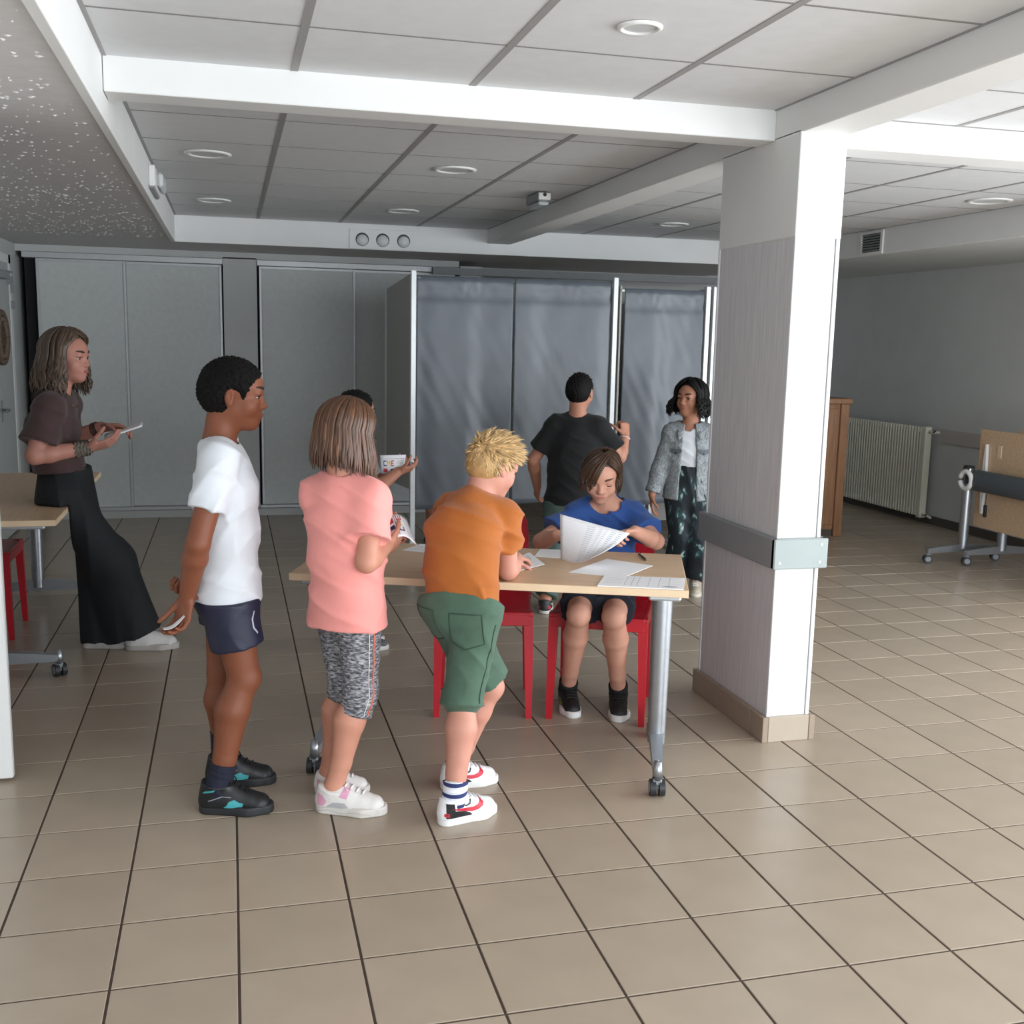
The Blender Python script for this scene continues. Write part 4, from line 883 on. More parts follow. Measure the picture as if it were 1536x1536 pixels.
def tshirt(P, b, J, s, m, o=.013, sl=.55, hem=None, hemw=1.04, wide=1.0, flare=.010, vox=.0056, wr=None, drop=0.0, belly=0.0, name='t_shirt', nr=.052, tilt=None):
    F = Field(); torso(F, J, s, o, .035, hem, wide, belly, hemw)
    for q in 'RL': add_arm(F, J, q, s, o+.004, sl, flare, .04, 2)
    neck_hole(F, J, s, nr, drop)
    if hem is not None: J['hemp'] = hem; J['hemn'] = nrm(hem-lerp(J['pel'], J['neck'], .5)) if tilt is None else nrm(tilt); F.cut(hem, J['hemn'], .002)
    if wr: F.disp = wr; F.amp = .006
    ob = field_obj(name, F, vox, m, P, b); return F, ob
def bottoms(P, b, J, s, m, o=.010, frac=(.5, .5), flare=(.012, .012), vox=.0056, wr=None, name='shorts', top=.07, seat=0.0, under=None):
    F = Field(); rp = nrm(J['hipR']-J['hipL']); ax = nrm(J['neck']-J['pel']); ax = nrm(ax+UP)
    F.cone(J['pel']-UP*.03*s, J['pel']+ax*top*s, .132*s+o, .122*s+o, .03, rp, .100*s+o+seat, .092*s+o, 2)
    for q, fr, fl in zip('RL', frac, flare):
        h, k, a = J['hip'+q], J['kn'+q], J['an'+q]; r0 = .074*s+o; r1 = .052*s+o
        if fr <= 1: F.cone(h, lerp(h, k, fr), r0, r0+(r1-r0)*fr+fl, .03, flat=2)
        else: F.cone(h, k, r0, r1+fl*.3, .03); F.cone(k, lerp(k, a, fr-1), r1+fl*.3, r1+fl-.012*s*(fr-1), .02, flat=2)
    if under is not None: F.cut(J['hemp']-J['hemn']*.012, -J['hemn'], .002)
    if wr: F.disp = wr; F.amp = .006
    return F, field_obj(name, F, vox, m, P, b)
BEND = dict(white=(.012, 0, 0), orange=(-.035, -.03, .01), blue=(.03, .05, 0), woman=(-.035, 0, 0))
def start(name, key, label, s, hd, hup=(0, 0, 1), hh=.2):
    J = JP[key]; J['bend'] = A_(BEND.get(key, (0, 0, 0))); b = J['base']; P = thing('person', label, 'person', tuple(b)); H = Head(J['headc'], hd, hup, hh)
    return P, J, b, H
TABLE_CUT = (lambda Q: np.maximum(Q[..., 0]+.739, Q[..., 2]-.7425), A_(0, 0, 0), 1e3, .004, True)
def body(P, b, J, H, s, m, hands, vox=.0041, hl=.155, cut=None):
    F = Field(); torso(F, J, s, -.004, .03)
    up = nrm(J['headc']-J['neck']); F.cone(J['neck']-up*.03, H.p(0, -.14, -.12), .046*s, .044*s, .02); F.cone(J['neck']-UP*.02, H.p(0, -.06, -.26), .042*s, .040*s, .02)
    add_head(F, H, s)
    for q in 'RL':
        add_arm(F, J, q, s); add_forearm(F, J, q, s); add_leg(F, J, q, s)
        h, t = J['heel'+q], J['toe'+q]; F.cone(J['an'+q], lerp(h, t, .55)+UP*.038, .031*s, .012, .012); F.cone(J['an'+q], lerp(h, t, .2)+UP*.04, .03*s, .022, .015)
        if q in hands: add_hand(F, J['wr'+q], right=q == 'R', L=hl*s, **hands[q])
    if cut: F.p.append(cut)
    o = field_obj('body', F, vox, m, P, b); return F
def socks(P, b, J, s, m, z0, z1, q, o=.006, stripes=None):
    a, k = J['an'+q], J['kn'+q]; d = nrm(k-a); F = Field(); r = .033*s+o; F.cone(a-d*.012, a+d*z1, r+.002, r+.004, .01, flat=2); F.disp = wrinkle(.0012, 160, (d, d+A_(.2, .1, 0), A_(1, 0, 0))); F.amp = .002
    return field_obj('sock', F, .004, m, P, b), F
SW = [(.12, .275), (.22, .235), (.34, .205), (.45, .180), (.57, .175), (.66, .205), (.69, .25), (.64, .32), (.625, .28), (.58, .250), (.50, .238), (.38, .248), (.24, .265)]   # tick-shaped side mark
TEE = ((.4, .2, 1), (.9, -.3, .5), (.2, .8, .6))

# ------------------------------------------------------------------ boy in the white T-shirt
P, J, b, H = start('person', 'white', 'child in white T-shirt, navy shorts and black trainers holding hands behind back', 1.05, (1, -.06, -.10), (.08, 0, 1), .215); s = 1.05
sk = skin_mat('warm_brown', '7c4831')
BF = body(P, b, J, H, s, sk, dict(R=dict(d=(-.22, -.05, -1), n=(-.75, -.65, 0), curl=(.45, .5, .55, .6), tc=.6, ts=.35), L=dict(d=(-.75, -.55, -.35), n=(-.35, -.4, .1), curl=(.75, .8, .8, .8), tc=.2)))
add_eyes(P, b, H, '2a1810', .45, '15100d', sk, BF=BF); add_lips(P, b, H, '7d4336', BF)
cf = hair_cap(H, .055, brow_u=.33, nape=-.26, side_u=.05); mh = mat('hair_black_curly', '0e0c0b', .85, .3, 60, .5, 90, spec=.15)
cf.disp = lambda Q: .0045*np.sin(Q[..., 0]*290+1.5*np.sin(Q[..., 2]*170))*np.sin(Q[..., 1]*270+Q[..., 2]*60)*np.sin(Q[..., 2]*280+1.3*np.sin(Q[..., 0]*150)); cf.amp = .006
hair_obj(P, b, H, cf, spikes(H, 260, .05, (.0, .1, .2), 5, .03, 95, .30, .9), mh, .0036)
mw = mat('white_cotton', 'd2d5da', .8, .02, 20, .15, 400, sheen=.1)
hem = J['pel']-UP*.055+A_(.0, 0, 0)
tshirt(P, b, J, s, mw, .011, .60, hem, 1.03, belly=.004, wr=wrinkle(.0042, 42, ((-.5, .1, 1), (1, .4, .6), (.2, .9, .3))), flare=.006); collar(P, b, J, s, mw, .050)
mn = mat('navy_shorts', '171a33', .55, .05, 30, .1, 300)
Fs, os_ = bottoms(P, b, J, s, mn, .010, (.62, .45), (.014, .010), wr=wrinkle(.0015, 50, TEE), name='shorts', under=J['pel']-UP*.045)
c = lerp(J['hipR'], J['knR'], .3)+A_(.07, 0, 0)
decal('shorts_logo', Fs, [(.0, .035), (-.012, .01), (-.008, -.02), (.012, -.042), (.016, -.038), (-.001, -.018), (-.005, .008), (.005, .034)], c-A_(.028, 0, .0), (1, 0, 0), (0, 0, 1), (.5, -1, 0), mat('logo_grey', 'a9acb4', .5, .05), os_, b, .001, .006, .1)
ms = mat('navy_sock', '14172a', .85, .1, 90, .2, 300)
for q, z in (('R', .075), ('L', .115)): socks(P, b, J, s, ms, 0, z, q)
mb_ = mat('black_trainer', '191a1c', .5, .1, 40, .1, 200); mt = mat('teal_panel', '3f9aa0', .5, .06, 40); mgl = mat('grey_piping', '8a9296', .5, .05)
cols = dict(upper=mb_, sole=mat('black_sole', '242628', .6, .1, 30), lace=mat('black_lace', '0f0f10', .7, .1))
teal = [('teal_panel', [(.36, .12), (.60, .115), (.58, .15), (.62, .17), (.56, .185), (.50, .225), (.43, .20), (.40, .15)], mt, (-1, 1)), ('teal_panel', [(.07, .30), (.24, .34), (.26, .37), (.12, .34)], mt, (-1, 1)), ('piping', [(.16, .20), (.34, .26), (.46, .25), (.46, .258), (.33, .27), (.155, .21)], mgl, (-1, 1)), ('ankle_strap', [(.20, .33), (.46, .40), (.50, .35), (.22, .27)], mat('strap_black', '0d0e0f', .45, .08), (-1, 1))]
for q in 'RL': shoe(P, b, J['heel'+q], J['toe'+q], cols, 'high', inner=1 if q == 'R' else -1, extra=teal)
JW, HW = J, H

# ------------------------------------------------------------------ girl in pink
P, J, b, H = start('person', 'pink', 'child with brown bob in pink T-shirt and grey leggings reading a leaflet', .97, (.80, .60, -.30), (.05, .03, 1), .20); s = .97
sk2 = skin_mat('light', 'c48a74')
BF = body(P, b, J, H, s, sk2, dict(R=dict(d=(.60, .75, -.02), n=(-.65, .5, .5), curl=(.45, .55, .6, .65), tc=.5, ts=.6), L=dict(d=(.85, .15, .02), n=(.1, -.75, .6), curl=(.5, .6, .65, .7), tc=.5)))
add_eyes(P, b, H, '4a3a2a', .3, '5a4230', sk2, BF=BF); add_lips(P, b, H, 'b06a60', BF)
gl = [(np.array([H.p(q*.16+.10*math.cos(t), .46, .0+.075*math.sin(t)) for t in np.linspace(0, 6.283, 17)]), .0014, 1, H.f) for q in (-1, 1)]+[(np.array([H.p(q*.26, .45, .02), H.p(q*.36, .25, .02), H.p(q*.375, -.03, .02)]), .0015, 1, H.u) for q in (-1, 1)]+[(np.array([H.p(-.06, .475, .02), H.p(.06, .475, .02)]), .0014, 1, H.u)]
inflate(gl, P, 'glasses', mat('glasses_frame', '5a5552', .3, .05, metal=.5), b, 6)
mh = mat('hair_chestnut', '573823', .42, .30, 22, .25, 120, stretch=(3, 3, .5), island=.38)
hair_obj(P, b, H, hair_cap(H, .05, brow_u=.36, nape=-.42, side_u=-.25), locks_long(H, 420, -.60, 62, .03, .014, .04, .09, 11, .034, 5, .07, None, .04, down=(0, 0, -1)), mh, .005, mat('hair_chestnut_under', '4d3424', .5, .2, 30))
mp = mat('pink_cotton', 'f29a92', .8, .025, 20, .12, 400, sheen=.15)
hem = J['pel']-UP*.085
tshirt(P, b, J, s, mp, .018, .60, hem, 1.12, 1.0, .012, wr=wrinkle(.0034, 40, ((.3, -.2, 1), (.9, .5, .35), (.3, .8, .2))), name='t_shirt', belly=.012); collar(P, b, J, s, mp)
ml = mix_mat('heather_leggings', [(.30, '2f2f33'), (.45, '5b5b60'), (.55, '8d8d92'), (.68, 'b5b5b8')], 'noise', 60, (1, 1, 3.2), .75, 3, .4)
Fl, ol = bottoms(P, b, J, s, ml, .004, (1.22, 1.16), (.004, .004), wr=wrinkle(.0018, 70, ((.2, .1, 1), (.5, .2, 1), (.1, .6, .8))), name='leggings', under=J['pel']-UP*.075)
ms_ = mat('orange_seam', 'd0684f', .6, .05); h, k, a = J['hipR'], J['knR'], J['anR']; path = [lerp(h, k, t) for t in np.linspace(.1, 1, 14)]+[lerp(k, a, t) for t in np.linspace(.05, .2, 4)]
ptsA = Fl.surf(np.array(path)+A_(.022, 0, 0), A_(.30, -1, .0), .12)+A_(.1, -1, 0)*.001; inflate([(ptsA, .0030, .5, A_(.3, -1, 0))], ol, 'side_seam', ms_, b, 5)
ptsB = Fl.surf(np.array(path)+A_(.010, 0, 0), A_(.20, -1, .0), .12)+A_(.1, -1, 0)*.001; inflate([(ptsB, .0016, .5, A_(.3, -1, 0))], ol, 'side_seam', mat('white_seam', 'd9d5d2', .6, .05), b, 5)
mwh = mat('white_trainer', 'dcd8d4', .45, .06, 40, .1, 150); mpk = mat('pink_panel', 'd79ab4', .5, .05)
cols = dict(upper=mwh, sole=mat('white_sole', 'd0cbc4', .5, .06, 30), lace=mat('white_lace', 'e4e0dc', .6, .05))
ex = [('strap', [(.36, .27), (.43, .40), (.52, .40), (.46, .24)], mpk, (-1, 1)), ('heel_panel', [(.05, .14), (.14, .13), (.19, .20), (.13, .28), (.06, .30)], mpk, (-1, 1)), ('side_panel', [(.18, .12), (.28, .19), (.44, .19), (.50, .12)], mat('silver_panel', 'b9b9bd', .35, .05, metal=.2), (-1, 1)), ('sole_wave', [(.02, .03), (.2, .07), (.4, .03), (.6, .07), (.8, .04), (.8, .05), (.6, .08), (.4, .045), (.2, .08), (.02, .045)], mat('sole_mark', 'bdb8b2', .6, .05), (-1, 1))]
for q in 'RL': shoe(P, b, J['heel'+q], J['toe'+q], cols, 'low', inner=1 if q == 'R' else -1, extra=ex)
JPk, HPk = J, H

# ------------------------------------------------------------------ blond boy in orange
P, J, b, H = start('person', 'orange', 'blond child in orange T-shirt and green shorts leaning on the table', .95, (.86, .42, -.36), (.30, .16, 1), .20); s = .95
sk3 = skin_mat('fair', 'c68d7a')
BF = body(P, b, J, H, s, sk3, dict(R=dict(d=(.25, 1, .05), n=(-.5, 0, -.8), curl=(.7, .75, .8, .8), tc=.6), L=dict(d=(.95, .3, .0), n=(0, 0, -1), curl=(.4, .4, .45, .5))))
add_eyes(P, b, H, '5a7a8a', .5, 'b08a5a', sk3, BF=BF); add_lips(P, b, H, 'c47a70', BF)
mh = mat('hair_blond', 'bd9c6c', .45, .22, 40, .2, 140, island=.3)
hair_obj(P, b, H, hair_cap(H, .016, brow_u=.36, nape=-.24, side_u=.02), spikes(H, 1300, .19, (.0, .8, .05), 9, .026, 128, .22, .35), mh, .004, mat('hair_blond_under', 'b8935f', .55, .2, 40))
mo = mat('orange_cotton', 'a95d1c', .82, .03, 20, .12, 400, sheen=.15)
hem = J['pel']-UP*.018+A_(-.01, -.01, 0)
tshirt(P, b, J, s, mo, .012, .60, hem, 1.06, .98, .008, wr=wrinkle(.0050, 40, ((.25, .1, 1), (.6, .3, 1), (.9, -.4, .5))), belly=.01); collar(P, b, J, s, mo)
mg = mat('green_cotton', '47604f', .85, .10, 26, .15, 300, sheen=.1)
J['fwd'] = nrm(A_(.75, .66, 0))
Fg, og = bottoms(P, b, J, s, mg, .011, (1.06, .92), (.018, .020), wr=wrinkle(.0026, 50, ((.5, .2, 1), (1, .3, .4), (.2, .7, .6))), name='shorts', seat=.004, under=J['pel']-UP*.008+A_(-.01, -.01, 0))
mgd = mat('green_stitch', '324a3b', .85, .05); bk = -J['fwd']; sr = nrm(J['hipR']-J['hipL'])
for sg in (1, -1):
    c = J['pel']+sr*sg*.062-UP*.075; fr = [(-.052, .05), (.052, .05), (.055, -.05), (.0, -.068), (-.055, -.05)]; ring = fr+[fr[0]]
    W3 = np.array([c+sr*x+UP*y for x, y in [tuple(lerp(ring[i], ring[i+1], t)) for i in range(5) for t in np.linspace(0, 1, 6)[:-1]]+[fr[0]]])
    inflate([(Fg.surf(W3, bk+sr*sg*.2, .12)+bk*.0012, .0026, .6, bk)], og, 'back_pocket', mgd, b, 5)
path = np.array([lerp(J['hipR'], J['knR'], t) for t in np.linspace(.15, 1.0, 14)]); inflate([(Fg.surf(path, sr+bk*.15, .12)+sr*.001, .0022, .6, sr)], og, 'side_seam', mgd, b, 5)
st = mix_mat('striped_sock', [(.0, '2b3566'), (.30, '2b3566'), (.34, 'e6e6ea'), (.55, 'e6e6ea'), (.60, '9fb8c4'), (.72, 'e6e6ea')], 'wave', 9.5, (0, 0, 1), .85)
for q, z in (('R', .055), ('L', .03)): socks(P, b, J, s, st, 0, z, q)
mws = mat('white_leather', 'e9e9ea', .42, .02, 40); mrd = mat('red_mark', 'c0263a', .45, .04); mbk = mat('black_leather', '1b1b1e', .45, .06)
cols = dict(upper=mws, sole=mat('white_cupsole', 'e2e2e0', .5, .03, 30), lace=mws)
ex = [('side_mark', SW, mrd, (-1, 1)), ('heel_panel', [(.05, .13), (.46, .13), (.42, .17), (.34, .205), (.24, .225), (.18, .235), (.16, .35), (.06, .35)], mbk, (-1, 1)), ('heel_mark', [(.03, .16), (.09, .15), (.10, .165), (.07, .18), (.10, .20), (.06, .215), (.03, .20), (.06, .185)], mrd, (-1, 1)), ('collar_trim', [(.30, .33), (.36, .29), (.42, .31), (.46, .37), (.48, .36), (.44, .285), (.36, .27), (.29, .31)], mbk, (-1, 1))]
for q in 'RL': shoe(P, b, J['heel'+q], J['toe'+q], cols, 'low', inner=1 if q == 'R' else -1, extra=ex)
JO, HO = J, H

# ------------------------------------------------------------------ seated child in blue
P, J, b, H = start('person', 'blue', 'seated child with brown hair and blue T-shirt holding up a printed sheet', .95, (-.30, -.86, -.42), (-.16, -.42, 1), .20); s = .95
sk4 = skin_mat('peach', 'cf9a84')
J['fwd'] = nrm(A_(-.36, -.93, 0))
BF = body(P, b, J, H, s, sk4, dict(R=dict(d=(.72, -.55, -.25), n=(0, -.35, -.9), curl=(.35, .5, .6, .7)), L=dict(d=(-.82, -.38, .02), n=(-.10, -.45, -.9), curl=(.75, .8, .85, .9), tc=.6)))
add_eyes(P, b, H, '3a4a50', .85, '5a4232', sk4, BF=BF); add_lips(P, b, H, 'b9776a', BF)
mh = mat('hair_brown', '47301f', .4, .28, 24, .2, 130, stretch=(3, 3, .5), island=.4)
lk = locks_long(H, 260, -.18, 58, -.06, .010, .03, .07, 21, .032, 4, .08, -.32, .0, down=(0, .12, -1))
lk += locks_long(H, 90, .06, 16, -.20, .006, .02, .09, 22, .03, 4, .10, None, .0, down=(-.30, -.05, -1), phi_rng=(10, 75))
hair_obj(P, b, H, hair_cap(H, .035, brow_u=.44, nape=-.32, side_u=-.12), lk, mh, .0045, mat('hair_brown_under', '33221a', .5, .2, 30))
mbl = mat('blue_cotton', '274f93', .82, .04, 20, .12, 400, sheen=.15)
hem = J['pel']-UP*.03
tshirt(P, b, J, s, mbl, .014, .66, hem, 1.1, 1.0, .014, wr=wrinkle(.0045, 40, ((.6, .1, 1), (1, .3, .5), (.2, .9, .4))), drop=.025, nr=.068)
collar(P, b, J, s, mat('blue_rib', '1f4584', .85, .04, 60), .074, 0, -.012)
mns = mat('dark_navy_shorts', '151a28', .8, .08, 30, .1, 200)
bottoms(P, b, J, s, mns, .008, (.80, .80), (.02, .02), wr=wrinkle(.003, 46, TEE), name='shorts')
mbs = mat('black_sock', '111214', .85, .1, 90)
for q in 'RL': socks(P, b, J, s, mbs, 0, .05, q)
cols = dict(upper=mat('black_mesh', '17181a', .55, .15, 90, .3, 300), sole=mat('white_runner_sole', 'e4e4e2', .5, .03), lace=mat('black_lace', '0f0f10', .7, .1))
ex = [('lime_stripe', [(.50, .12), (.56, .12), (.52, .20), (.46, .24), (.44, .23), (.49, .18)], mat('lime_mark', 'a9c840', .5, .05), (-1, 1)), ('silver_stripe', [(.38, .12), (.43, .12), (.40, .22), (.36, .24)], mat('silver_mark', 'c4c9cc', .4, .05), (-1, 1)), ('side_stripe', [(.58, .12), (.62, .12), (.57, .19), (.53, .21)], mat('silver_mark', 'c4c9cc', .4, .05), (-1, 1))]
for q in 'RL': shoe(P, b, J['heel'+q], J['toe'+q], cols, 'low', inner=1 if q == 'R' else -1, extra=ex)
JB, HB = J, H

# ------------------------------------------------------------------ woman leaning on the side table
P, J, b, H = start('person', 'woman', 'woman in brown top and wide black trousers leaning on the side table', 1.12, (.93, -.36, -.06), (0, 0, 1), .225); s = 1.15
skw = skin_mat('woman', 'b98272')
BF = body(P, b, J, H, s, skw, dict(R=dict(d=(1, .05, .22), n=(-.15, .45, .85), curl=(.3, .35, .4, .4), tc=.3), L=dict(d=(1, -.25, .05), n=(0, -.35, -.9), curl=(.4, .45, .5, .5))), .0048, .165, TABLE_CUT)
add_eyes(P, b, H, '3a2c20', .15, '3a2c24', skw, BF=BF); add_lips(P, b, H, 'a85f58', BF)
mh = mat('hair_ash_brown', '564538', .45, .30, 16, .25, 90, stretch=(2, 2, .6), island=.45)
hair_obj(P, b, H, hair_cap(H, .04, brow_u=.48, nape=-.45, side_u=-.2), locks_long(H, 380, -.72, 66, .0, .055, .07, .12, 31, .034, 11, .09, -.85, .05), mh, .005, mat('hair_ash_under', '3b2f27', .5, .2, 30))
mbr = mat('brown_knit', '46302f', .85, .05, 25, .2, 300, sheen=.15)
tshirt(P, b, J, s, mbr, .018, .72, J['pel']+UP*.11, .97, 1.02, .022, .007, wrinkle(.003, 36, TEE), name='top'); collar(P, b, J, s, mbr)
nk = np.array([J['neck']+A_(.045*math.cos(t)+.045, -.05*math.sin(t), -.03-.03*math.cos(t)) for t in np.linspace(-2.4, 2.4, 17)]); inflate([(nk, .0012, 1, UP)], P, 'necklace', mat('gold', 'b79a5a', .3, .05, metal=.9), b, 5)
F = Field(); rp = nrm(J['hipR']-J['hipL']); F.cone(J['pel']-UP*.05, J['pel']+UP*.13, .165, .132, .03, rp, .145, .118, 2)
for q, hz in (('R', A_(-.475, 2.955, .075)), ('L', A_(-.615, 3.03, .035))):
    k = J['kn'+q]; F.cone(J['hip'+q]-UP*.0, k, .098, .108, .05); F.cone(k, hz, .112, .135, .06, A_(1, 0, 0), .10, .10, 2)
F.cut(J['pel']+UP*.125, UP, .003)
F.p.append(TABLE_CUT)
F.disp = wrinkle(.0035, 30, ((1, .2, .05), (.9, .5, .1), (.7, -.5, .2))); F.amp = .008
field_obj('trousers', F, .0072, mat('black_trousers', '14171b', .8, .08, 20, .15, 200), P, b)
for z, r in ((.13, .121), (.12, .122)): pass
mbr1 = mat('animal_scrunchie', '6b6157', .8, .5, 90); w0, e0 = J['wrR'], J['elR']; d = nrm(w0-e0); F = Field(); F.cone(w0-d*.045, w0-d*.008, .038, .038, .01); F.disp = wrinkle(.005, 240, (d, A_(0, .5, 1), A_(.3, 1, 0))); F.amp = .006
field_obj('scrunchie', F, .004, mbr1, P, b)
w0, e0 = J['wrL'], J['elL']; d = nrm(w0-e0); sd = nrm(np.cross(d, UP)); uu = np.cross(sd, d)
for i in range(3): inflate([(np.array([w0-d*(.02+.011*i)+(sd*math.cos(t)+uu*math.sin(t))*.033 for t in np.linspace(0, 6.283, 17)]), .0042, 1, d)], P, 'bracelet', mat('brown_beads', '4a2f26', .5, .3, 200), b, 6)
cols = dict(upper=mat('white_canvas', 'd9d6d3', .7, .03, 30), sole=mat('grey_white_sole', 'b9b3ae', .6, .08, 30))
shoe(P, b, J['heelR'], J['toeR'], cols, 'low'); shoe(P, b, J['heelL'], J['toeL'], cols, 'low', inner=-1)
JWo = J

# ------------------------------------------------------------------ girl in the denim jacket
P, J, b, H = start('person', 'denim', 'child in grey denim jacket and leaf-print trousers standing beside the pillar', .98, (-.95, -.62, .05), (0, 0, 1), .205); s = .98
skd = skin_mat('tan', 'a8745c')
J['fwd'] = nrm(A_(-.37, -.93, 0))
BF = body(P, b, J, H, s, skd, dict(R=dict(d=(.0, -.1, -1), n=(.9, -.3, 0), curl=(.25, .35, .45, .5)), L=dict(d=(0, -.1, -1), n=(-.9, .2, 0), curl=(.3, .4, .4, .4))), .005)
add_eyes(P, b, H, '2a1c14', .1, '1d1613', skd, BF=BF); add_lips(P, b, H, '9a5a50', BF)
mh = mat('hair_dark_curls', '100d0c', .6, .3, 40, .3, 120, island=.3, spec=.3)
hair_obj(P, b, H, hair_cap(H, .05, brow_u=.47, nape=-.35, side_u=-.15), locks_long(H, 300, -.44, 60, .02, .075, .12, .14, 41, .035, 14, .10, -.50, .08), mh, .005)
mwt = mat('white_cotton', 'd2d5da', .8, .02, 20)
tshirt(P, b, J, s, mwt, .006, .4, J['pel']+UP*.11, .95, .95, .0, .006, wrinkle(.002, 50, TEE), .04, name='t_shirt', nr=.062)
mdn = mix_mat('grey_denim', [(.35, '6e7478'), (.5, '868c8f'), (.65, '9da2a3')], 'noise', 120, (1, 1, .5), .85, 4, .3, .15)
F = Field(); fw = J['fwd']; rs = nrm(J['shR']-J['shL']); torso(F, J, s, .020, .035, J['pel']-UP*.045, 1.0, .01, 1.08)
for q in 'RL': add_arm(F, J, q, s, .018, 1.0, .004, .03); add_forearm(F, J, q, s, .016, .88, 2, .006)
neck_hole(F, J, s, .062, .02)
c0, c1 = J['neck']+fw*.09-UP*.01, J['pel']-UP*.10+fw*.14+rs*.01; F.cone(c0, c1, .036, .060, .008, rs, .10, .11, sub=True)
F.disp = wrinkle(.0022, 60, ((.9, .2, .5), (1, .3, .5), (.3, .9, .4))); F.amp = .005
jo = field_obj('denim_jacket', F, .0065, mdn, P, b)
for sg in (1, -1):
    c = J['neck']+rs*sg*.045+fw*.05-UP*.005; cp = np.array([J['neck']+rs*sg*.055-fw*.05+UP*.02, J['neck']+rs*sg*.07+UP*.015, J['neck']+rs*sg*.058+fw*.075-UP*.035, J['neck']+rs*sg*.065+fw*.105-UP*.08]); inflate([(cp, [.016, .018, .022, .006], .35, fw+UP)], jo, 'jacket_collar', mdn, b, 8)
    pc = lerp(J['pel'], J['neck'], .60)+rs*sg*.085; decal('chest_pocket', F, [(-.034, .022), (.034, .022), (.034, -.0), (.0, -.016), (-.034, 0)], pc, rs, UP, fw, mat('denim_seam', '5f666b', .85, .1, 80), jo, b, .0018, .012, .2)
    decal('button', F, [(.006*math.cos(t), .006*math.sin(t)) for t in np.linspace(0, 6.28, 9)[:-1]], pc-UP*.004, rs, UP, fw, m_dark, jo, b, .004, .01, .2)
mfl = mix_mat('leaf_print', [(.0, 'b3b8ae'), (.16, '7d938e'), (.24, '22484a'), (.40, '101c24'), (.8, '0d141b')], 'voronoi', 22, (1, 1, .5), .75, 4, .07)
bottoms(P, b, J, s, mfl, .013, (1.88, 1.88), (.022, .022), .007, wrinkle(.004, 36, ((1, .2, .15), (.8, .5, .3), (.3, .2, 1))), name='trousers', top=.16)
cols = dict(upper=mat('beige_trainer', 'b5ab97', .6, .1, 40), sole=mat('beige_sole', 'c9c2b4', .6, .06), lace=mat('white_lace', 'e4e0dc', .6, .05))
for q in 'RL': shoe(P, b, J['heel'+q], J['toe'+q], cols, 'low', .0045, 1 if q == 'R' else -1)

# ------------------------------------------------------------------ boy in black at the curtain
P, J, b, H = start('person', 'black', 'child in black T-shirt with raised fist facing the booth curtain', 1.0, (.62, .78, -.05), (0, 0, 1), .20); s = 1.0
skb = skin_mat('medium', 'b57f68')
J['fwd'] = nrm(A_(.37, .93, 0))
BF = body(P, b, J, H, s, skb, dict(R=dict(d=(.0, .25, 1), n=(-.3, .9, -.1), curl=(1.15, 1.2, 1.2, 1.2), tc=.7), L=dict(d=(.1, .5, -.8), n=(.8, .2, 0), curl=(.4, .5, .5, .5))), .005)
add_eyes(P, b, H, '2f241c', 0, '221a16', BF=BF); add_lips(P, b, H, 'a06458', BF)
cf = hair_cap(H, .035, brow_u=.33, nape=-.27, side_u=.02); cf.disp = wrinkle(.0015, 260, ((1, .4, .2), (.2, 1, .5), (.4, .3, 1))); cf.amp = .003
hair_obj(P, b, H, cf, spikes(H, 260, .06, (0, .4, .1), 13, .02, 95, .3, .4), mat('hair_near_black', '100e0d', .7, .25, 60, .3, 200, spec=.2), .004)
mbt = mat('black_cotton', '0b0c0e', .9, .05, 20, .12, 400, sheen=.1)
tshirt(P, b, J, s, mbt, .018, .70, J['pel']-UP*.045, 1.08, 1.02, .014, .0068, wrinkle(.003, 40, TEE), belly=.012); collar(P, b, J, s, mbt)
bottoms(P, b, J, s, mat('sage_trousers', '4c5f5a', .85, .08, 25), .014, (1.92, 1.92), (.012, .012), .007, wrinkle(.004, 36, TEE), name='trousers', under=J['pel']-UP*.035)
w0, e0 = J['wrR'], J['elR']; d = nrm(w0-e0); sd = nrm(np.cross(d, A_(1, 0, 0))); uu = np.cross(sd, d); inflate([(np.array([w0-d*.008+(sd*math.cos(t)+uu*math.sin(t))*.029 for t in np.linspace(0, 6.283, 17)]), .003, 1, d)], P, 'bracelet', mat('white_band', 'e0dcd6', .6, .03), b, 6)
cols = dict(upper=mat('grey_black_trainer', '2c2d2e', .55, .3, 40), sole=mat('pale_sole', 'cfccc6', .5, .05), lace=mat('white_lace', 'e4e0dc', .6, .05))
ex = [('side_mark', SW, mat('pale_mark', 'd4d0cc', .5, .05), (-1, 1)), ('heel_mark', [(.03, .14), (.12, .14), (.12, .22), (.04, .24)], mrd, (-1, 1))]
for q in 'RL': shoe(P, b, J['heel'+q], J['toe'+q], cols, 'low', .0045, 1 if q == 'R' else -1, ex)

# ------------------------------------------------------------------ child hidden behind the girl in pink
P, J, b, H = start('person', 'behind', 'dark-haired child with outstretched arm behind the girl in pink', .93, (.95, .25, -.15), (0, 0, 1), .20); s = .93
skh = skin_mat('medium2', 'a9745e')
BF = body(P, b, J, H, s, skh, dict(R=dict(d=(.95, .1, .25), n=(-.2, .5, .8), curl=(.45, .5, .55, .6), tc=.5), L=dict(d=(.9, -.2, .2), n=(0, -.4, .8), curl=(.4, .5, .5, .5))), .0055)
add_eyes(P, b, H, '2f241c', 0, '1d1714', BF=BF); add_lips(P, b, H, '96584d', BF)
cf = hair_cap(H, .05, brow_u=.34, nape=-.28); cf.disp = wrinkle(.002, 200, TEE); cf.amp = .003
hair_obj(P, b, H, cf, spikes(H, 220, .06, (0, .3, .1), 17, .022, 95, .3, .4), mat('hair_near_black', '1d1918', .55, .25, 60), .0045)
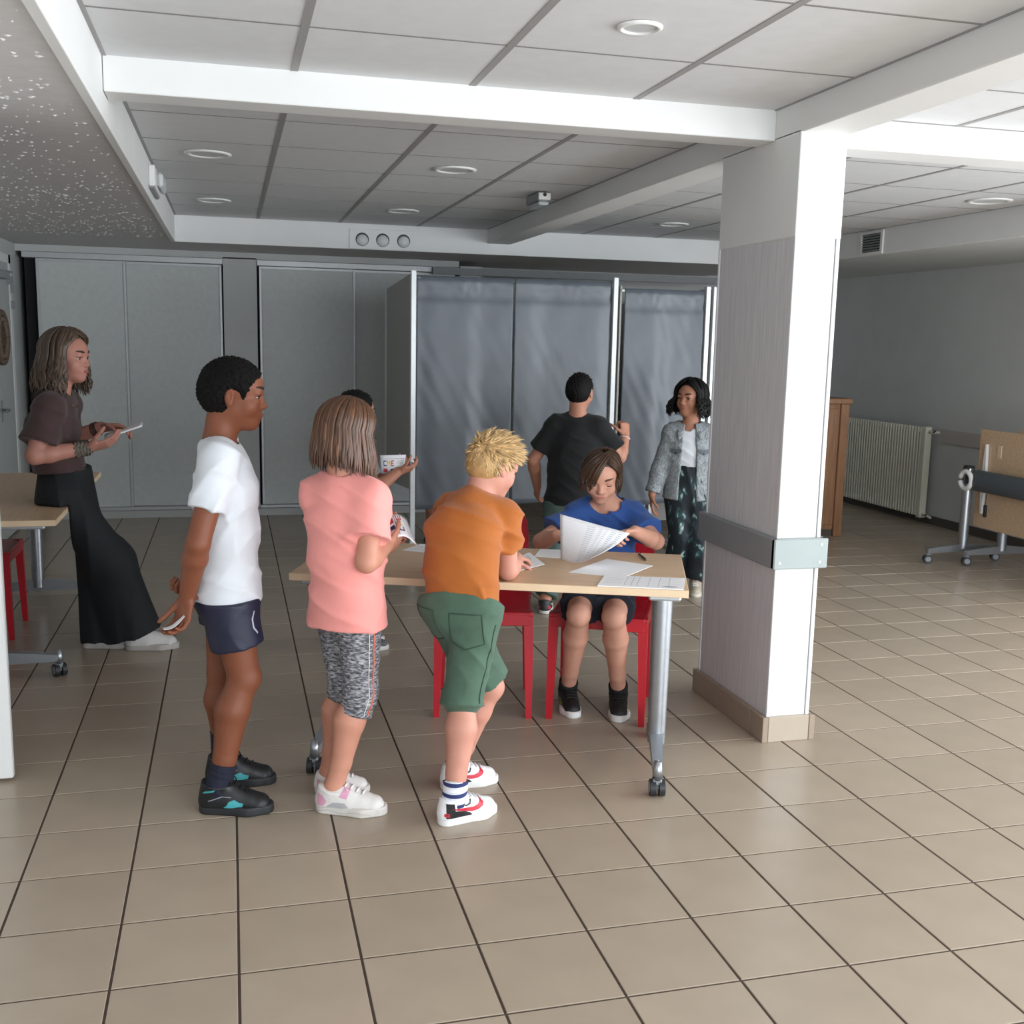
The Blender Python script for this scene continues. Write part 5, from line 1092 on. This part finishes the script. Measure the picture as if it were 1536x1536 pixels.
tshirt(P, b, J, s, mat('grey_cotton', '6c6f75', .85, .05, 20), .014, .6, J['pel']-UP*.04, 1.04, vox=.006); bottoms(P, b, J, s, mat('charcoal_shorts', '2b2d31', .85, .05, 20), .012, (.8, .8), vox=.006)
cols = dict(upper=mat('grey_trainer', '5a5c60', .55, .1, 40), sole=mat('pale_sole', 'cfccc6', .5, .05))
for q in 'RL': shoe(P, b, J['heel'+q], J['toe'+q], cols, 'low', .0055, 1 if q == 'R' else -1)
JBh = J

# ------------------------------------------------------------------ person inside the booth, legs seen under the curtain
P, J, b, H = start('person', 'booth', 'child behind the booth curtain, only bare lower legs and dark shorts visible', .95, (.2, .95, -.3), (0, 0, 1), .20); s = .95
BF = body(P, b, J, H, s, skb, dict(R=dict(d=(-.2, .9, .1), n=(0, 0, -1)), L=dict(d=(.2, .9, .1), n=(0, 0, -1))), .007)
hair_obj(P, b, H, hair_cap(H, .045), spikes(H, 120, .12, (0, .3, .1), 19, .025, 95, .3, .4), mat('hair_brown_under', '33221a', .5, .2, 30), .006)
tshirt(P, b, J, s, mat('dark_green_cotton', '39423c', .85, .05, 20), .014, .6, J['pel']-UP*.04, 1.04, vox=.007); bottoms(P, b, J, s, mat('grey_brown_shorts', '45433f', .85, .05, 20), .014, (.86, .86), (.02, .02), vox=.007)
for q in 'RL': shoe(P, b, J['heel'+q], J['toe'+q], dict(upper=mat('black_mesh', '17181a', .55), sole=mat('black_sole', '242628', .6)), 'low', .0055)
# ================================================================== PAPERS IN HANDS
def page(label, grid, name='paper_sheet', cat='paper', thick=.0006, m=None):
    """curved sheet from a grid of points grid[j][i]"""
    g = np.asarray(grid, float); nj, ni = g.shape[:2]; base = g.reshape(-1, 3).mean(0); t = thing(name, label, cat, tuple(base))
    du = np.gradient(g, axis=1); dv = np.gradient(g, axis=0); n = np.cross(du, dv); n /= np.linalg.norm(n, axis=2)[..., None]+1e-9
    V = np.concatenate(((g+n*thick/2).reshape(-1, 3), (g-n*thick/2).reshape(-1, 3)))-base; F = []; o = nj*ni
    for j in range(nj-1):
        for i in range(ni-1):
            q = [j*ni+i, j*ni+i+1, (j+1)*ni+i+1, (j+1)*ni+i]; F += [q, [k+o for k in q[::-1]]]
    rim = [i for i in range(ni)]+[j*ni+ni-1 for j in range(1, nj)]+[(nj-1)*ni+i for i in range(ni-2, -1, -1)]+[j*ni for j in range(nj-2, 0, -1)]
    for a, c in zip(rim, rim[1:]+rim[:1]): F.append([a, a+o, c+o, c])
    me = bpy.data.meshes.new('page'); me.from_pydata(V.tolist(), [], F); link_mesh('page', me, m or m_paper, t, True)
    def at(a, c, off, sgn=1):
        x, y = np.clip(a, 0, 1)*(ni-1), np.clip(c, 0, 1)*(nj-1); i, j = min(int(x), ni-2), min(int(y), nj-2); fx, fy = x-i, y-j
        f = lambda G: G[j, i]*(1-fx)*(1-fy)+G[j, i+1]*fx*(1-fy)+G[j+1, i]*(1-fx)*fy+G[j+1, i+1]*fx*fy
        return f(g)+f(n)*sgn*(thick/2+off)-base
    return t, at
def strips(t, at, rects, m, name='print', sgn=1, off=.0003, nseg=6):
    V, F = [], []
    for a0, c0, a1, c1 in rects:
        for k in range(nseg+1):
            f = k/nseg; V += [at(a0+(a1-a0)*f, c0, off, sgn), at(a0+(a1-a0)*f, c1, off, sgn)]
        n = len(V)-2*(nseg+1); F += [(n+2*k, n+2*k+2, n+2*k+3, n+2*k+1) for k in range(nseg)]
    me = bpy.data.meshes.new(name); me.from_pydata([tuple(v) for v in V], [], F); return link_mesh(name, me, m, t)
def bilinear(tl, tr, bl, br, nj=9, ni=13, bend=None):
    g = np.zeros((nj, ni, 3))
    for j in range(nj):
        for i in range(ni):
            a, c = i/(ni-1), j/(nj-1); g[j, i] = A_(tl)*(1-a)*(1-c)+A_(tr)*a*(1-c)+A_(bl)*(1-a)*c+A_(br)*a*c
            if bend is not None: g[j, i] += bend(a, c)
    return g
# sheet raised by the seated child (printed list, face to the camera)
tl, tr, bl, br = RAISED
gr = bilinear(tl, tr, bl, br, 11, 17, lambda a, c: A_(.0, -.028, 0)*math.sin(a*math.pi)*(.5+.5*c)+A_(-.02, -.035, .030)*max(0, a+c-1.25)**1.5*2)
t, at = page('large printed list sheet held up by the seated child', gr)
q = at(.5, .5, .01, 1); sg = 1 if (q-at(.5, .5, 0, 1))@(CAM_POS-A_(tl)) > 0 else -1
strips(t, at, [(.03, y, .97, y+.004) for y in np.linspace(.06, .96, 19)], mat('pale_rule', 'c9cdd4', .7, .05), 'rule_lines', sg)
strips(t, at, [(x, y-.022, x+w_, y-.012) for y in np.linspace(.11, .96, 18) for x, w_ in ((.40, .12), (.57, .06), (.66, .04))], mat('pale_print', 'b4b8bf', .7, .1), 'print', sg)
strips(t, at, [(x, y-.022, x+.07, y-.012) for y in np.linspace(.11, .96, 18) for x in (.76, .87)], mat('grey_print', '8f9096', .7, .1), 'print', sg)
# leaflets with coloured lettering
m_r, m_y, m_v = mat('print_red', 'c8384a', .6, .05), mat('print_yellow', 'e0c22e', .6, .05), mat('print_violet', '5a4070', .6, .05)
LET = {'C': [(0, 0, .25, 1), (.25, 0, 1, .22), (.25, .78, 1, 1)], 'M': [(0, 0, .2, 1), (.8, 0, 1, 1), (.2, .12, .4, .5), (.6, .12, .8, .5), (.4, .35, .6, .68)], 'E': [(0, 0, .25, 1), (.25, 0, 1, .2), (.25, .4, .85, .6), (.25, .8, 1, 1)]}
def leaflet(label, grid, x0, y0, w, h, sgn, vertical=False):
    t, at = page(label, grid, 'leaflet', 'leaflet')
    for k, (ch, m) in enumerate((('C', m_v), ('M', m_y), ('E', m_r))):
        R = []
        for a0, c0, a1, c1 in LET[ch]:
            if vertical: R.append((x0+c0*w, y0+h*(2-k)+(1-a1)*h*.82, x0+c1*w, y0+h*(2-k)+(1-a0)*h*.82))
            else: R.append((x0+w*k+a0*w*.82, y0+c0*h, x0+w*k+a1*w*.82, y0+c1*h))
        strips(t, at, R, m, 'letter', sgn, .0004, 3)
    return t, at
tl, tr, bl, br = LEAF_PINK
t, at = leaflet('folded leaflet with coloured letters in the hands of the girl in pink', bilinear(tl, tr, bl, br, 9, 11, lambda a, c: A_(0, -.0, .022)*math.sin(a*math.pi)), .42, .06, .22, .24, LEAF_SG, True)
strips(t, at, [(.72, y, .92, y+.02) for y in np.linspace(.1, .85, 9)], m_ink, 'print', LEAF_SG); strips(t, at, [(.10, .1, .30, .32)], m_r, 'picture', LEAF_SG); strips(t, at, [(.10, .42, .28, .6)], mat('print_navy', '2b3563', .6, .05), 'picture', LEAF_SG); strips(t, at, [(.35, y, .38, .9) for y in (.05,)], m_ink, 'print', LEAF_SG)
tl, tr, bl, br = LEAF_BEHIND
t, at = leaflet('printed leaflet in the outstretched hand beside the booth panel', bilinear(tl, tr, bl, br, 5, 7), .12, .28, .15, .30, LEAF2_SG)
strips(t, at, [(.06, .18, .94, .20), (.06, .62, .94, .64)], m_ink, 'print', LEAF2_SG); strips(t, at, [(.10, .70, .28, .9)], m_r, 'picture', LEAF2_SG); strips(t, at, [(.42, .72, .64, .92)], mat('print_navy', '2b3563', .6, .05), 'picture', LEAF2_SG); strips(t, at, [(.64, .3, .92, .32), (.64, .4, .92, .42)], m_ink, 'print', LEAF2_SG)
tl, tr, bl, br = PAPER_WHITE
page('folded white ballot paper in the hand of the child in white', bilinear(tl, tr, bl, br, 5, 9, lambda a, c: A_(0, 0, -.012)*math.sin(a*math.pi)), 'ballot_paper')
tl, tr, bl, br = PAD
page('white notepad held by the woman in brown', bilinear(tl, tr, bl, br, 5, 9), 'notepad', 'notepad', .007)
